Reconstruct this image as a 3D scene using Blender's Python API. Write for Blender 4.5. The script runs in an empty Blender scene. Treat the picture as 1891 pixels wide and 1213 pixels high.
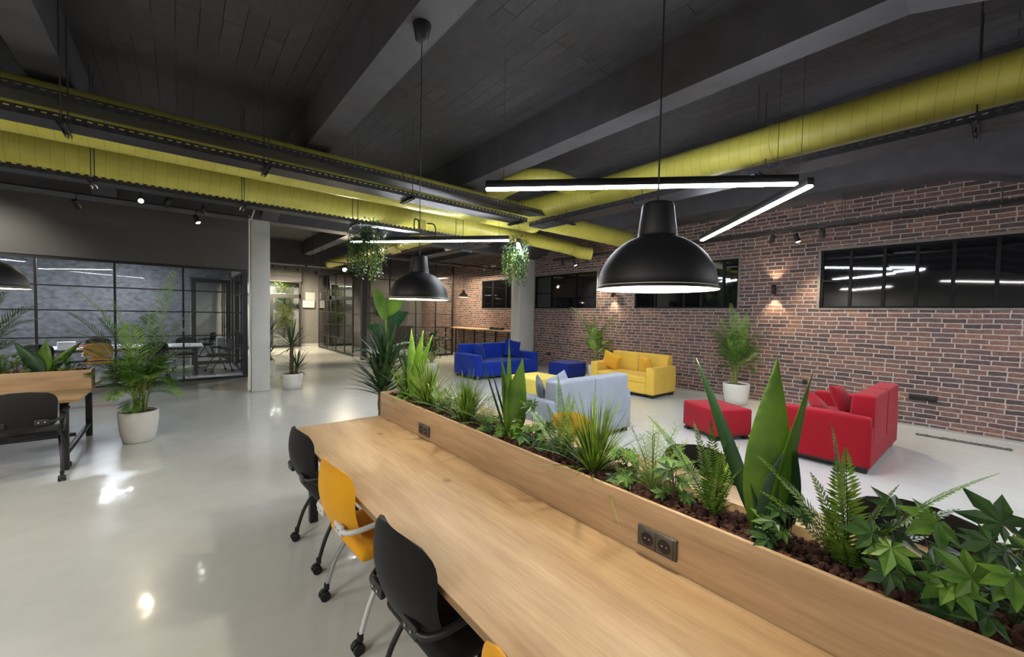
import bpy, math, random
from mathutils import Vector, Matrix, noise
PI = math.pi
S = bpy.context.scene
COL = S.collection

# ------------------------------------------------------------------ camera
cam_data = bpy.data.cameras.new('camera')
cam = bpy.data.objects.new('camera', cam_data)
COL.objects.link(cam)
S.camera = cam
cam_data.sensor_width = 36.0
cam_data.lens = 36.0 * 745.9 / 1891.0
cam_data.clip_start = 0.05
cam_data.clip_end = 100
YAW, PITCH, ROLL = 0.690633, 0.0339788, 0.0186345
f = Vector((math.sin(YAW), math.cos(YAW), 0)); r = Vector((math.cos(YAW), -math.sin(YAW), 0)); u = Vector((0, 0, 1))
F2 = f * math.cos(PITCH) - u * math.sin(PITCH); U2 = u * math.cos(PITCH) + f * math.sin(PITCH)
R3 = r * math.cos(ROLL) + U2 * math.sin(ROLL); U3 = U2 * math.cos(ROLL) - r * math.sin(ROLL)
M3 = Matrix((R3, U3, -F2)).transposed()
cam.matrix_world = Matrix.Translation((0, 0, 1.7)) @ M3.to_4x4()

# ------------------------------------------------------------------ world, exposure
W = bpy.data.worlds.new('world'); S.world = W; W.use_nodes = True
W.node_tree.nodes['Background'].inputs[0].default_value = (0.75, 0.85, 1.0, 1)
W.node_tree.nodes['Background'].inputs[1].default_value = 0.05
S.view_settings.view_transform = 'Standard'
S.view_settings.look = 'None'
S.view_settings.exposure = 0.55
S.view_settings.gamma = 1.0
S.view_settings.use_curve_mapping = False
try:
    S.cycles.use_denoising = True
    S.cycles.max_bounces = 8
    S.cycles.diffuse_bounces = 4
    S.cycles.glossy_bounces = 4
    S.cycles.transparent_max_bounces = 16
    S.cycles.sample_clamp_indirect = 6.0
    S.cycles.caustics_reflective = False
    S.cycles.caustics_refractive = False
except Exception:
    pass

# ------------------------------------------------------------------ fill lights outside the frame
K = 1.0
def area(name, loc, size, size_y, power, col=(1, 1, 1), rot=(0, 0, 0)):
    L = bpy.data.lights.new(name, 'AREA'); L.shape = 'RECTANGLE'; L.size = size; L.size_y = size_y
    L.energy = power * K; L.color = col
    o = bpy.data.objects.new(name, L); COL.objects.link(o); o.location = loc; o.rotation_euler = rot
    return o
COOL = (0.90, 0.94, 1.0); WARM = (1.0, 0.80, 0.55); NEUT = (1.0, 0.97, 0.92)
# fill strips added behind and beside the camera to brighten the office, unseen
area('unseen_fill_light', (-3.2, 0.3, 3.2), 3.2, .08, 90, NEUT, (0, 0, .75))
area('unseen_fill_light', (-5.2, 4.0, 3.2), 3.2, .08, 170, NEUT, (0, 0, -.75))
area('unseen_fill_light', (-2.4, -2.6, 3.2), 3.2, .08, 50, NEUT, (0, 0, -.75))
area('unseen_fill_light', (6.4, -1.9, 3.1), 3.2, .08, 90, COOL, (0, 0, .75))
area('unseen_fill_light', (4.6, -3.2, 3.1), 3.2, .08, 30, COOL, (0, 0, -.75))

# ------------------------------------------------------------------ materials
def lin(c):
    return tuple(((v / 12.92) if v <= 0.04045 else ((v + 0.055) / 1.055) ** 2.4) for v in c)
def rgb(r_, g_, b_):
    return lin((r_ / 255.0, g_ / 255.0, b_ / 255.0))
def new_mat(name):
    m = bpy.data.materials.new(name); m.use_nodes = True
    nt = m.node_tree; b = nt.nodes['Principled BSDF']
    return m, nt, b
def N(nt, t, **kw):
    n = nt.nodes.new(t)
    for k, v in kw.items(): setattr(n, k, v)
    return n
def math_node(nt, op, a, b=None, c=None):
    n = N(nt, 'ShaderNodeMath', operation=op)
    for i, v in enumerate((a, b, c)):
        if v is None: continue
        if isinstance(v, (int, float)): n.inputs[i].default_value = v
        else: nt.links.new(v, n.inputs[i])
    return n.outputs[0]
def mapping(nt, scale=(1, 1, 1), coord='Object', rot=(0, 0, 0)):
    tc = N(nt, 'ShaderNodeTexCoord'); mp = N(nt, 'ShaderNodeMapping')
    mp.inputs['Scale'].default_value = scale; mp.inputs['Rotation'].default_value = rot
    nt.links.new(tc.outputs[coord], mp.inputs[0]); return mp.outputs[0]
def noise_tex(nt, vec, scale, detail=3, rough=0.5):
    n = N(nt, 'ShaderNodeTexNoise'); n.inputs['Scale'].default_value = scale
    n.inputs['Detail'].default_value = detail; n.inputs['Roughness'].default_value = rough
    if vec is not None: nt.links.new(vec, n.inputs['Vector'])
    return n.outputs['Fac']
def ramp(nt, fac, stops):
    n = N(nt, 'ShaderNodeValToRGB'); cr = n.color_ramp
    while len(cr.elements) < len(stops): cr.elements.new(0.5)
    for e, (p, c) in zip(cr.elements, stops):
        e.position = p; e.color = (c[0], c[1], c[2], 1)
    nt.links.new(fac, n.inputs[0]); return n.outputs[0]
def bump(nt, b, h, strength=0.2, dist=0.01, normal_in=None):
    n = N(nt, 'ShaderNodeBump'); n.inputs['Strength'].default_value = strength; n.inputs['Distance'].default_value = dist
    nt.links.new(h, n.inputs['Height'])
    if normal_in is not None: nt.links.new(normal_in, n.inputs['Normal'])
    nt.links.new(n.outputs[0], b.inputs['Normal']); return n.outputs[0]
def mat(name, col, rough=0.5, metal=0.0, var=0.12, nscale=6.0, bmp=0.0, bscale=60.0, spec=0.5, sheen=0.0, coat=0.0, stretch=(1, 1, 1), dist=0.002):
    m, nt, b = new_mat(name)
    v = mapping(nt, stretch)
    nz = noise_tex(nt, v, nscale, 4)
    c0 = tuple(max(0, c * (1 - var)) for c in col); c1 = tuple(min(1, c * (1 + var)) for c in col)
    nt.links.new(ramp(nt, nz, [(0.3, c0), (0.7, c1)]), b.inputs['Base Color'])
    b.inputs['Roughness'].default_value = rough; b.inputs['Metallic'].default_value = metal
    b.inputs['Specular IOR Level'].default_value = spec
    if sheen: b.inputs['Sheen Weight'].default_value = sheen
    if coat: b.inputs['Coat Weight'].default_value = coat; b.inputs['Coat Roughness'].default_value = 0.05
    if bmp: bump(nt, b, noise_tex(nt, v, bscale, 3), bmp, dist)
    return m
def emit(name, col, strength):
    m, nt, b = new_mat(name)
    b.inputs['Base Color'].default_value = (0.8, 0.8, 0.8, 1)
    b.inputs['Emission Color'].default_value = (*col, 1); b.inputs['Emission Strength'].default_value = strength
    return m
def leaf_mat(name, c_dark, c_light, rough=0.42, trans=0.25, scale=14):
    m, nt, b = new_mat(name)
    v = mapping(nt)
    nz = noise_tex(nt, v, scale, 3)
    colr = ramp(nt, nz, [(0.32, c_dark), (0.68, c_light)])
    nt.links.new(colr, b.inputs['Base Color']); b.inputs['Roughness'].default_value = rough
    tr = N(nt, 'ShaderNodeBsdfTranslucent'); nt.links.new(colr, tr.inputs[0])
    mx = N(nt, 'ShaderNodeMixShader'); mx.inputs[0].default_value = trans
    out = nt.nodes['Material Output']
    nt.links.new(b.outputs[0], mx.inputs[1]); nt.links.new(tr.outputs[0], mx.inputs[2]); nt.links.new(mx.outputs[0], out.inputs[0])
    return m
def glass_mat(name, tint=(1, 1, 1), refl=1.0):
    m, nt, b = new_mat(name); nt.nodes.remove(b)
    t = N(nt, 'ShaderNodeBsdfTransparent'); t.inputs[0].default_value = (*tint, 1)
    g = N(nt, 'ShaderNodeBsdfGlossy'); g.inputs['Roughness'].default_value = 0.01; g.inputs[0].default_value = (1, 1, 1, 1)
    fr = N(nt, 'ShaderNodeFresnel'); fr.inputs[0].default_value = 1.35
    # slight procedural waviness of the sheet
    nz = noise_tex(nt, mapping(nt), 0.8, 1)
    bm = N(nt, 'ShaderNodeBump'); bm.inputs['Strength'].default_value = 0.05; bm.inputs['Distance'].default_value = 0.02
    nt.links.new(nz, bm.inputs['Height']); nt.links.new(bm.outputs[0], g.inputs['Normal'])
    mx = N(nt, 'ShaderNodeMixShader'); fac = math_node(nt, 'MULTIPLY', fr.outputs[0], refl)
    nt.links.new(fac, mx.inputs[0]); nt.links.new(t.outputs[0], mx.inputs[1]); nt.links.new(g.outputs[0], mx.inputs[2])
    nt.links.new(mx.outputs[0], nt.nodes['Material Output'].inputs[0])
    return m

def brick_mat(name):
    m, nt, b = new_mat(name)
    tc = N(nt, 'ShaderNodeTexCoord'); sp = N(nt, 'ShaderNodeSeparateXYZ'); nt.links.new(tc.outputs['Object'], sp.inputs[0])
    # wobble
    wob = noise_tex(nt, tc.outputs['Object'], 2.2, 2)
    wz = math_node(nt, 'MULTIPLY_ADD', wob, 0.035, -0.0175)
    wob2 = noise_tex(nt, tc.outputs['Object'], 16, 2)
    wz2 = math_node(nt, 'MULTIPLY_ADD', wob2, 0.012, -0.006)
    zz = math_node(nt, 'ADD', math_node(nt, 'ADD', sp.outputs['Z'], wz), wz2)
    yy = math_node(nt, 'ADD', math_node(nt, 'ADD', sp.outputs['Y'], sp.outputs['X']), wz2)
    cb = N(nt, 'ShaderNodeCombineXYZ'); nt.links.new(yy, cb.inputs[0]); nt.links.new(zz, cb.inputs[1])
    bt = N(nt, 'ShaderNodeTexBrick'); nt.links.new(cb.outputs[0], bt.inputs['Vector'])
    bt.inputs['Color1'].default_value = (0, 0, 0, 1); bt.inputs['Color2'].default_value = (1, 1, 1, 1)
    bt.inputs['Mortar'].default_value = (0.5, 0.5, 0.5, 1)
    bt.inputs['Scale'].default_value = 1.0; bt.inputs['Mortar Size'].default_value = 0.0085
    bt.inputs['Mortar Smooth'].default_value = 0.25; bt.inputs['Bias'].default_value = 0.0
    bt.inputs['Brick Width'].default_value = 0.262; bt.inputs['Row Height'].default_value = 0.077
    bt.offset = 0.42; bt.squash = 0.72; bt.squash_frequency = 3
    cols = ramp(nt, bt.outputs['Color'], [(0.0, rgb(68, 58, 60)), (0.25, rgb(94, 72, 71)), (0.45, rgb(116, 87, 80)), (0.6, rgb(80, 70, 74)), (0.8, rgb(130, 96, 82)), (1.0, rgb(100, 76, 73))])
    nt.nodes[-1]
    nz = noise_tex(nt, tc.outputs['Object'], 26, 5, 0.65)
    dirt = ramp(nt, nz, [(0.25, (0.5, 0.5, 0.5)), (0.75, (1.4, 1.36, 1.32))])
    mul = N(nt, 'ShaderNodeMixRGB', blend_type='MULTIPLY'); mul.inputs[0].default_value = 1.0
    nt.links.new(cols, mul.inputs[1]); nt.links.new(dirt, mul.inputs[2])
    mix = N(nt, 'ShaderNodeMixRGB'); nt.links.new(bt.outputs['Fac'], mix.inputs[0])
    nt.links.new(mul.outputs[0], mix.inputs[1])
    mort = ramp(nt, noise_tex(nt, tc.outputs['Object'], 40, 3), [(0.3, rgb(150, 140, 134)), (0.7, rgb(182, 172, 166))])
    nt.links.new(mort, mix.inputs[2]); nt.links.new(mix.outputs[0], b.inputs['Base Color'])
    b.inputs['Roughness'].default_value = 0.75
    h = math_node(nt, 'MULTIPLY_ADD', bt.outputs['Fac'], -1.0, math_node(nt, 'MULTIPLY', nz, 0.6))
    bump(nt, b, h, 0.7, 0.012)
    return m

def wood_mat(name, axis='Y', base=((172, 142, 108), (190, 162, 127)), dark=(146, 114, 84)):
    m, nt, b = new_mat(name)
    st = {'Y': (5.0, 0.7, 5.0), 'X': (0.7, 5.0, 5.0)}[axis]
    v = mapping(nt, st)
    n1 = noise_tex(nt, v, 1.6, 6, 0.62)
    n2 = noise_tex(nt, mapping(nt, tuple(s * 6 if s > 1 else s * 2.2 for s in st)), 2.0, 5, 0.6)
    c = ramp(nt, n1, [(0.22, rgb(*dark)), (0.4, rgb(*base[0])), (0.66, rgb(*base[1])), (0.85, rgb(*base[0]))])
    g = ramp(nt, n2, [(0.3, (0.82, 0.80, 0.78)), (0.6, (1.03, 1.03, 1.03))])
    mul = N(nt, 'ShaderNodeMixRGB', blend_type='MULTIPLY'); mul.inputs[0].default_value = 0.8
    nt.links.new(c, mul.inputs[1]); nt.links.new(g, mul.inputs[2])
    # knots / cracks
    kv = mapping(nt, tuple(s * 0.42 if s > 1 else s * 1.9 for s in st))
    vo = N(nt, 'ShaderNodeTexVoronoi'); vo.inputs['Scale'].default_value = 1.9; nt.links.new(kv, vo.inputs['Vector'])
    kn = ramp(nt, math_node(nt, 'ADD', vo.outputs['Distance'], math_node(nt, 'MULTIPLY_ADD', n2, 0.16, -0.08)), [(0.0, rgb(92, 60, 36)), (0.045, rgb(150, 110, 70)), (0.11, (1, 1, 1))])
    mul2 = N(nt, 'ShaderNodeMixRGB', blend_type='MULTIPLY'); mul2.inputs[0].default_value = 0.6
    nt.links.new(mul.outputs[0], mul2.inputs[1]); nt.links.new(kn, mul2.inputs[2])
    nt.links.new(mul2.outputs[0], b.inputs['Base Color'])
    b.inputs['Roughness'].default_value = 0.5; b.inputs['Specular IOR Level'].default_value = 0.3
    bump(nt, b, n2, 0.12, 0.001)
    return m

def floor_mat(name):
    m, nt, b = new_mat(name)
    v = mapping(nt)
    n1 = noise_tex(nt, v, 0.45, 4); n2 = noise_tex(nt, v, 5.0, 4, 0.6)
    mixn = math_node(nt, 'MULTIPLY_ADD', n2, 0.35, math_node(nt, 'MULTIPLY', n1, 0.65))
    nt.links.new(ramp(nt, mixn, [(0.3, rgb(186, 187, 182)), (0.7, rgb(204, 205, 200))]), b.inputs['Base Color'])
    b.inputs['Roughness'].default_value = 0.26; b.inputs['Specular IOR Level'].default_value = 0.5
    b.inputs['Coat Weight'].default_value = 0.55; b.inputs['Coat Roughness'].default_value = 0.07
    h = math_node(nt, 'MULTIPLY_ADD', noise_tex(nt, v, 1.3, 2), 1.0, math_node(nt, 'MULTIPLY', noise_tex(nt, v, 7, 2), 0.12))
    bn = bump(nt, b, h, 0.22, 0.02)
    nt.links.new(bn, b.inputs['Coat Normal'])
    return m

def slab_mat(name, along='Y'):
    m, nt, b = new_mat(name)
    tc = N(nt, 'ShaderNodeTexCoord'); sp = N(nt, 'ShaderNodeSeparateXYZ'); nt.links.new(tc.outputs['Object'], sp.inputs[0])
    cb = N(nt, 'ShaderNodeCombineXYZ')
    nt.links.new(sp.outputs['Y'], cb.inputs[0]); nt.links.new(sp.outputs['X'], cb.inputs[1])
    wob = math_node(nt, 'MULTIPLY_ADD', noise_tex(nt, tc.outputs['Object'], 3, 3), 0.03, -0.015)
    ad = N(nt, 'ShaderNodeVectorMath', operation='ADD'); nt.links.new(cb.outputs[0], ad.inputs[0]); nt.links.new(wob, ad.inputs[1])
    bt = N(nt, 'ShaderNodeTexBrick'); nt.links.new(ad.outputs[0], bt.inputs['Vector'])
    bt.inputs['Scale'].default_value = 1; bt.inputs['Brick Width'].default_value = 2.9; bt.inputs['Row Height'].default_value = 0.17
    bt.inputs['Mortar Size'].default_value = 0.006; bt.inputs['Mortar Smooth'].default_value = 0.4; bt.offset = 0.37
    bt.inputs['Color1'].default_value = (*rgb(58, 57, 61), 1); bt.inputs['Color2'].default_value = (*rgb(69, 68, 72), 1); bt.inputs['Mortar'].default_value = (*rgb(24, 23, 25), 1)
    nz = noise_tex(nt, tc.outputs['Object'], 9, 5, 0.6)
    mask = ramp(nt, noise_tex(nt, tc.outputs['Object'], 1.7, 3), [(0.42, (0, 0, 0)), (0.55, (1, 1, 1))])
    mx0 = N(nt, 'ShaderNodeMixRGB'); nt.links.new(mask, mx0.inputs[0]); mx0.inputs[1].default_value = (*rgb(62, 61, 65), 1)
    nt.links.new(bt.outputs['Color'], mx0.inputs[2])
    mul = N(nt, 'ShaderNodeMixRGB', blend_type='MULTIPLY'); mul.inputs[0].default_value = 1
    nt.links.new(mx0.outputs[0], mul.inputs[1]); nt.links.new(ramp(nt, nz, [(0.3, (0.8, 0.8, 0.8)), (0.7, (1.15, 1.15, 1.15))]), mul.inputs[2])
    nt.links.new(mul.outputs[0], b.inputs['Base Color']); b.inputs['Roughness'].default_value = 0.7
    h = math_node(nt, 'MULTIPLY_ADD', bt.outputs['Fac'], -1.0, math_node(nt, 'MULTIPLY', nz, 0.4))
    bump(nt, b, h, 0.5, 0.012)
    return m

def duct_mat(name):
    m, nt, b = new_mat(name)
    tc = N(nt, 'ShaderNodeTexCoord'); sp = N(nt, 'ShaderNodeSeparateXYZ'); nt.links.new(tc.outputs['UV'], sp.inputs[0])
    ph = math_node(nt, 'ADD', math_node(nt, 'MULTIPLY', sp.outputs['Y'], 1 / 0.115), sp.outputs['X'])
    fr = math_node(nt, 'FRACT', ph)
    ridge = math_node(nt, 'LESS_THAN', fr, 0.07)
    nz = noise_tex(nt, tc.outputs['Object'], 5, 4)
    base = ramp(nt, nz, [(0.3, rgb(196, 188, 84)), (0.7, rgb(210, 202, 96))])
    mix = N(nt, 'ShaderNodeMixRGB'); nt.links.new(math_node(nt, 'MULTIPLY', ridge, 0.35), mix.inputs[0]); nt.links.new(base, mix.inputs[1])
    mix.inputs[2].default_value = (*rgb(130, 122, 44), 1)
    nt.links.new(mix.outputs[0], b.inputs['Base Color']); b.inputs['Roughness'].default_value = 0.36
    b.inputs['Specular IOR Level'].default_value = 0.5
    h = math_node(nt, 'MULTIPLY_ADD', ridge, 1.0, math_node(nt, 'MULTIPLY', noise_tex(nt, tc.outputs['Object'], 30, 2), 0.25))
    bump(nt, b, h, 0.35, 0.004)
    return m

def tray_mat(name, kind):
    m, nt, b = new_mat(name)
    tc = N(nt, 'ShaderNodeTexCoord'); sp = N(nt, 'ShaderNodeSeparateXYZ'); nt.links.new(tc.outputs['UV'], sp.inputs[0])
    U_, V_ = sp.outputs['X'], sp.outputs['Y']
    nz = noise_tex(nt, tc.outputs['Object'], 20, 4)
    nt.links.new(ramp(nt, nz, [(0.3, rgb(34, 33, 36)), (0.7, rgb(60, 58, 62))]), b.inputs['Base Color'])
    b.inputs['Roughness'].default_value = 0.5; b.inputs['Metallic'].default_value = 0.3
    if kind == 'lip':
        a = math_node(nt, 'LESS_THAN', math_node(nt, 'FRACT', math_node(nt, 'MULTIPLY', U_, 1 / 0.07)), 0.5)
        c = math_node(nt, 'LESS_THAN', math_node(nt, 'ABSOLUTE', math_node(nt, 'SUBTRACT', V_, 0.052)), 0.006)
    else:
        row = math_node(nt, 'FLOOR', math_node(nt, 'MULTIPLY', V_, 1 / 0.045))
        a = math_node(nt, 'LESS_THAN', math_node(nt, 'FRACT', math_node(nt, 'ADD', math_node(nt, 'MULTIPLY', U_, 1 / 0.06), math_node(nt, 'MULTIPLY', row, 0.5))), 0.42)
        c = math_node(nt, 'LESS_THAN', math_node(nt, 'ABSOLUTE', math_node(nt, 'SUBTRACT', math_node(nt, 'FRACT', math_node(nt, 'MULTIPLY', V_, 1 / 0.045)), 0.5)), 0.12)
    hole = math_node(nt, 'MULTIPLY', a, c)
    t = N(nt, 'ShaderNodeBsdfTransparent'); mx = N(nt, 'ShaderNodeMixShader')
    nt.links.new(hole, mx.inputs[0]); nt.links.new(b.outputs[0], mx.inputs[1]); nt.links.new(t.outputs[0], mx.inputs[2])
    nt.links.new(mx.outputs[0], nt.nodes['Material Output'].inputs[0])
    return m

def fabric(name, col, bmp=0.25):
    return mat(name, col, rough=0.85, var=0.07, nscale=3.0, bmp=bmp, bscale=420, spec=0.2, sheen=0.1, dist=0.0015)

M = {}
M['brick'] = brick_mat('brick')
M['floor'] = floor_mat('epoxy_floor')
M['slab'] = slab_mat('board_formed_concrete')
M['beam'] = mat('painted_beam', rgb(76, 75, 80), 0.7, var=0.15, nscale=4, bmp=0.4, bscale=25, dist=0.006)
M['grey_wall'] = mat('grey_plaster', rgb(96, 94, 92), 0.6, var=0.06, nscale=1.5, bmp=0.1, bscale=30)
M['light_grey'] = mat('light_grey_plaster', rgb(150, 149, 145), 0.6, var=0.05, nscale=1.5)
M['dark_wall'] = mat('dark_plaster', rgb(60, 60, 62), 0.6, var=0.08)
M['column'] = mat('painted_column', rgb(192, 192, 188), 0.55, var=0.05, nscale=2.5, bmp=0.15, bscale=14, dist=0.006)
M['textured'] = mat('mottled_wallpaper', rgb(92, 93, 98), 0.7, var=0.42, nscale=7, bmp=0.2, bscale=30, stretch=(1, 1, 1.6))
M['duct'] = duct_mat('yellow_duct')
M['tray_lip'] = tray_mat('perforated_lip', 'lip'); M['tray_bottom'] = tray_mat('perforated_bottom', 'bottom')
M['black_metal'] = mat('black_metal', rgb(24, 24, 26), 0.42, var=0.15, nscale=12, spec=0.5)
M['pendant'] = mat('satin_black_shade', rgb(26, 26, 28), 0.5, var=0.08, nscale=20, bmp=0.15, bscale=300, dist=0.0008)
M['pendant_in'] = mat('cream_inner_shade', rgb(250, 246, 215), 0.6, var=0.02)
M['rod'] = mat('steel_rod', rgb(90, 90, 92), 0.4, metal=0.6, var=0.1)
M['wire'] = mat('black_cable', rgb(18, 18, 18), 0.5, var=0.1)
M['wood'] = wood_mat('oak_top', 'Y'); M['wood_x'] = wood_mat('oak_top_cross', 'X')
M['wood_edge'] = wood_mat('oak_edge', 'Y', ((132, 104, 74), (150, 120, 86)), (108, 82, 56))
M['soil'] = mat('dark_soil', rgb(40, 26, 20), 0.95, var=0.4, nscale=40, bmp=0.6, bscale=80, dist=0.01)
M['lava'] = mat('lava_rock', rgb(66, 42, 34), 0.95, var=0.45, nscale=18, bmp=0.8, bscale=90, dist=0.006, spec=0.2)
M['pot'] = mat('white_pot', rgb(206, 204, 196), 0.35, var=0.02)
M['chair_black'] = fabric('black_fabric', rgb(22, 21, 22)); M['chair_yellow'] = fabric('mustard_fabric', rgb(214, 152, 24))
M['chrome'] = mat('chrome', rgb(190, 190, 195), 0.15, metal=1.0, var=0.03)
M['white_lacq'] = mat('white_lacquer', rgb(200, 200, 198), 0.3, var=0.03)
M['rubber'] = mat('black_rubber', rgb(20, 20, 21), 0.55, var=0.1)
M['red'] = fabric('red_fabric', rgb(148, 14, 32)); M['yellow'] = fabric('yellow_fabric', rgb(214, 178, 74))
M['yellow_l'] = fabric('lemon_fabric', rgb(220, 200, 96)); M['blue'] = fabric('blue_fabric', rgb(6, 44, 142)); M['navy'] = fabric('navy_fabric', rgb(8, 36, 120))
M['greyblue'] = fabric('pale_grey_fabric', rgb(142, 150, 160)); M['darkgrey_f'] = fabric('dark_grey_fabric', rgb(92, 96, 104))
M['red_d'] = fabric('red_pillow_fabric', rgb(138, 8, 26)); M['yellow_d'] = fabric('yellow_pillow_fabric', rgb(216, 164, 52)); M['blue_d'] = fabric('blue_pillow_fabric', rgb(6, 36, 122))
M['foot'] = mat('black_foot', rgb(24, 22, 22), 0.5)
M['socket'] = mat('socket_plastic', rgb(74, 68, 64), 0.4, var=0.05); M['socket_in'] = mat('socket_recess', rgb(22, 20, 20), 0.5)
M['white_plastic'] = mat('white_plastic', rgb(225, 225, 222), 0.4, var=0.02)
M['glass'] = glass_mat('clear_glass', (0.93, 0.95, 0.96), 1.3)
M['reveal'] = mat('window_reveal_plaster', rgb(118, 112, 108), 0.8, var=.2, nscale=10)
M['win_frame'] = mat('window_frame_black', rgb(12, 12, 13), 0.6, spec=0.2)
M['black_glass'] = mat('night_window_glass', rgb(14, 15, 18), 0.03, var=0.1, nscale=1.0, spec=0.9)
M['led'] = emit('led_tube', (0.87, 0.92, 1.0), 105.0)
M['bulb_warm'] = emit('warm_lens', (1.0, 0.86, 0.62), 60.0); M['bulb_white'] = emit('white_lens', (1.0, 0.95, 0.88), 30.0)
M['bulb_off'] = mat('unlit_lens', rgb(70, 70, 70), 0.3)
M['bulb_pend'] = emit('pendant_bulb', (1.0, 0.88, 0.62), 14.0)
M['lf_areca'] = leaf_mat('areca_leaf', rgb(40, 74, 26), rgb(96, 136, 52)); M['lf_areca_l'] = leaf_mat('areca_leaf_light', rgb(92, 136, 52), rgb(146, 180, 92))
M['stem_areca'] = mat('areca_stem', rgb(120, 132, 60), 0.5, var=0.25, nscale=12)
M['lf_broad'] = leaf_mat('broad_leaf', rgb(66, 104, 26), rgb(108, 146, 40), 0.38, 0.3, 5); M['lf_broad_d'] = leaf_mat('broad_leaf_dark', rgb(24, 58, 32), rgb(40, 84, 44), 0.38, 0.2, 5)
M['lf_fern'] = leaf_mat('fern_leaf', rgb(48, 78, 24), rgb(96, 128, 44)); M['lf_fern_l'] = leaf_mat('fern_leaf_light', rgb(88, 122, 36), rgb(138, 166, 66))
M['lf_grass'] = leaf_mat('grass_blade', rgb(56, 90, 28), rgb(134, 160, 54)); M['lf_grass_d'] = leaf_mat('grass_blade_dark', rgb(28, 44, 24), rgb(52, 78, 34))
M['lf_maple'] = leaf_mat('maple_leaf', rgb(66, 106, 36), rgb(112, 148, 60)); M['lf_maple_d'] = leaf_mat('maple_leaf_dark', rgb(34, 64, 32), rgb(66, 98, 48))
M['lf_fine'] = leaf_mat('fine_fern', rgb(78, 108, 38), rgb(120, 148, 66))
M['lf_yucca'] = leaf_mat('sword_leaf', rgb(34, 56, 32), rgb(66, 94, 52)); M['bark'] = mat('bark', rgb(92, 70, 54), 0.9, var=0.4, nscale=25, bmp=0.8, bscale=40, dist=0.01, stretch=(1, 1, 3))
M['lf_tree'] = leaf_mat('tree_leaf', rgb(70, 100, 34), rgb(170, 188, 76)); M['lf_hang'] = leaf_mat('trailing_leaf', rgb(36, 56, 30), rgb(84, 108, 62))
M['lf_hang_l'] = leaf_mat('trailing_leaf_light', rgb(84, 112, 40), rgb(140, 160, 70))
M['flower'] = mat('white_spathe', rgb(225, 228, 215), 0.5); M['trench'] = mat('rough_dark_mortar', rgb(82, 80, 78), 0.9, var=0.4, nscale=30, bmp=0.9, bscale=60, dist=0.015)
M['white_top'] = mat('white_tabletop', rgb(225, 228, 232), 0.3, var=0.02); M['paper'] = mat('paper', rgb(228, 232, 238), 0.7, var=0.04)
M['red_item'] = mat('red_card', rgb(150, 36, 40), 0.6); M['door_white'] = mat('pale_door', rgb(190, 192, 186), 0.5, var=0.04)
M['screw'] = mat('screw_steel', rgb(210, 210, 210), 0.3, metal=0.8)

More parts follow.
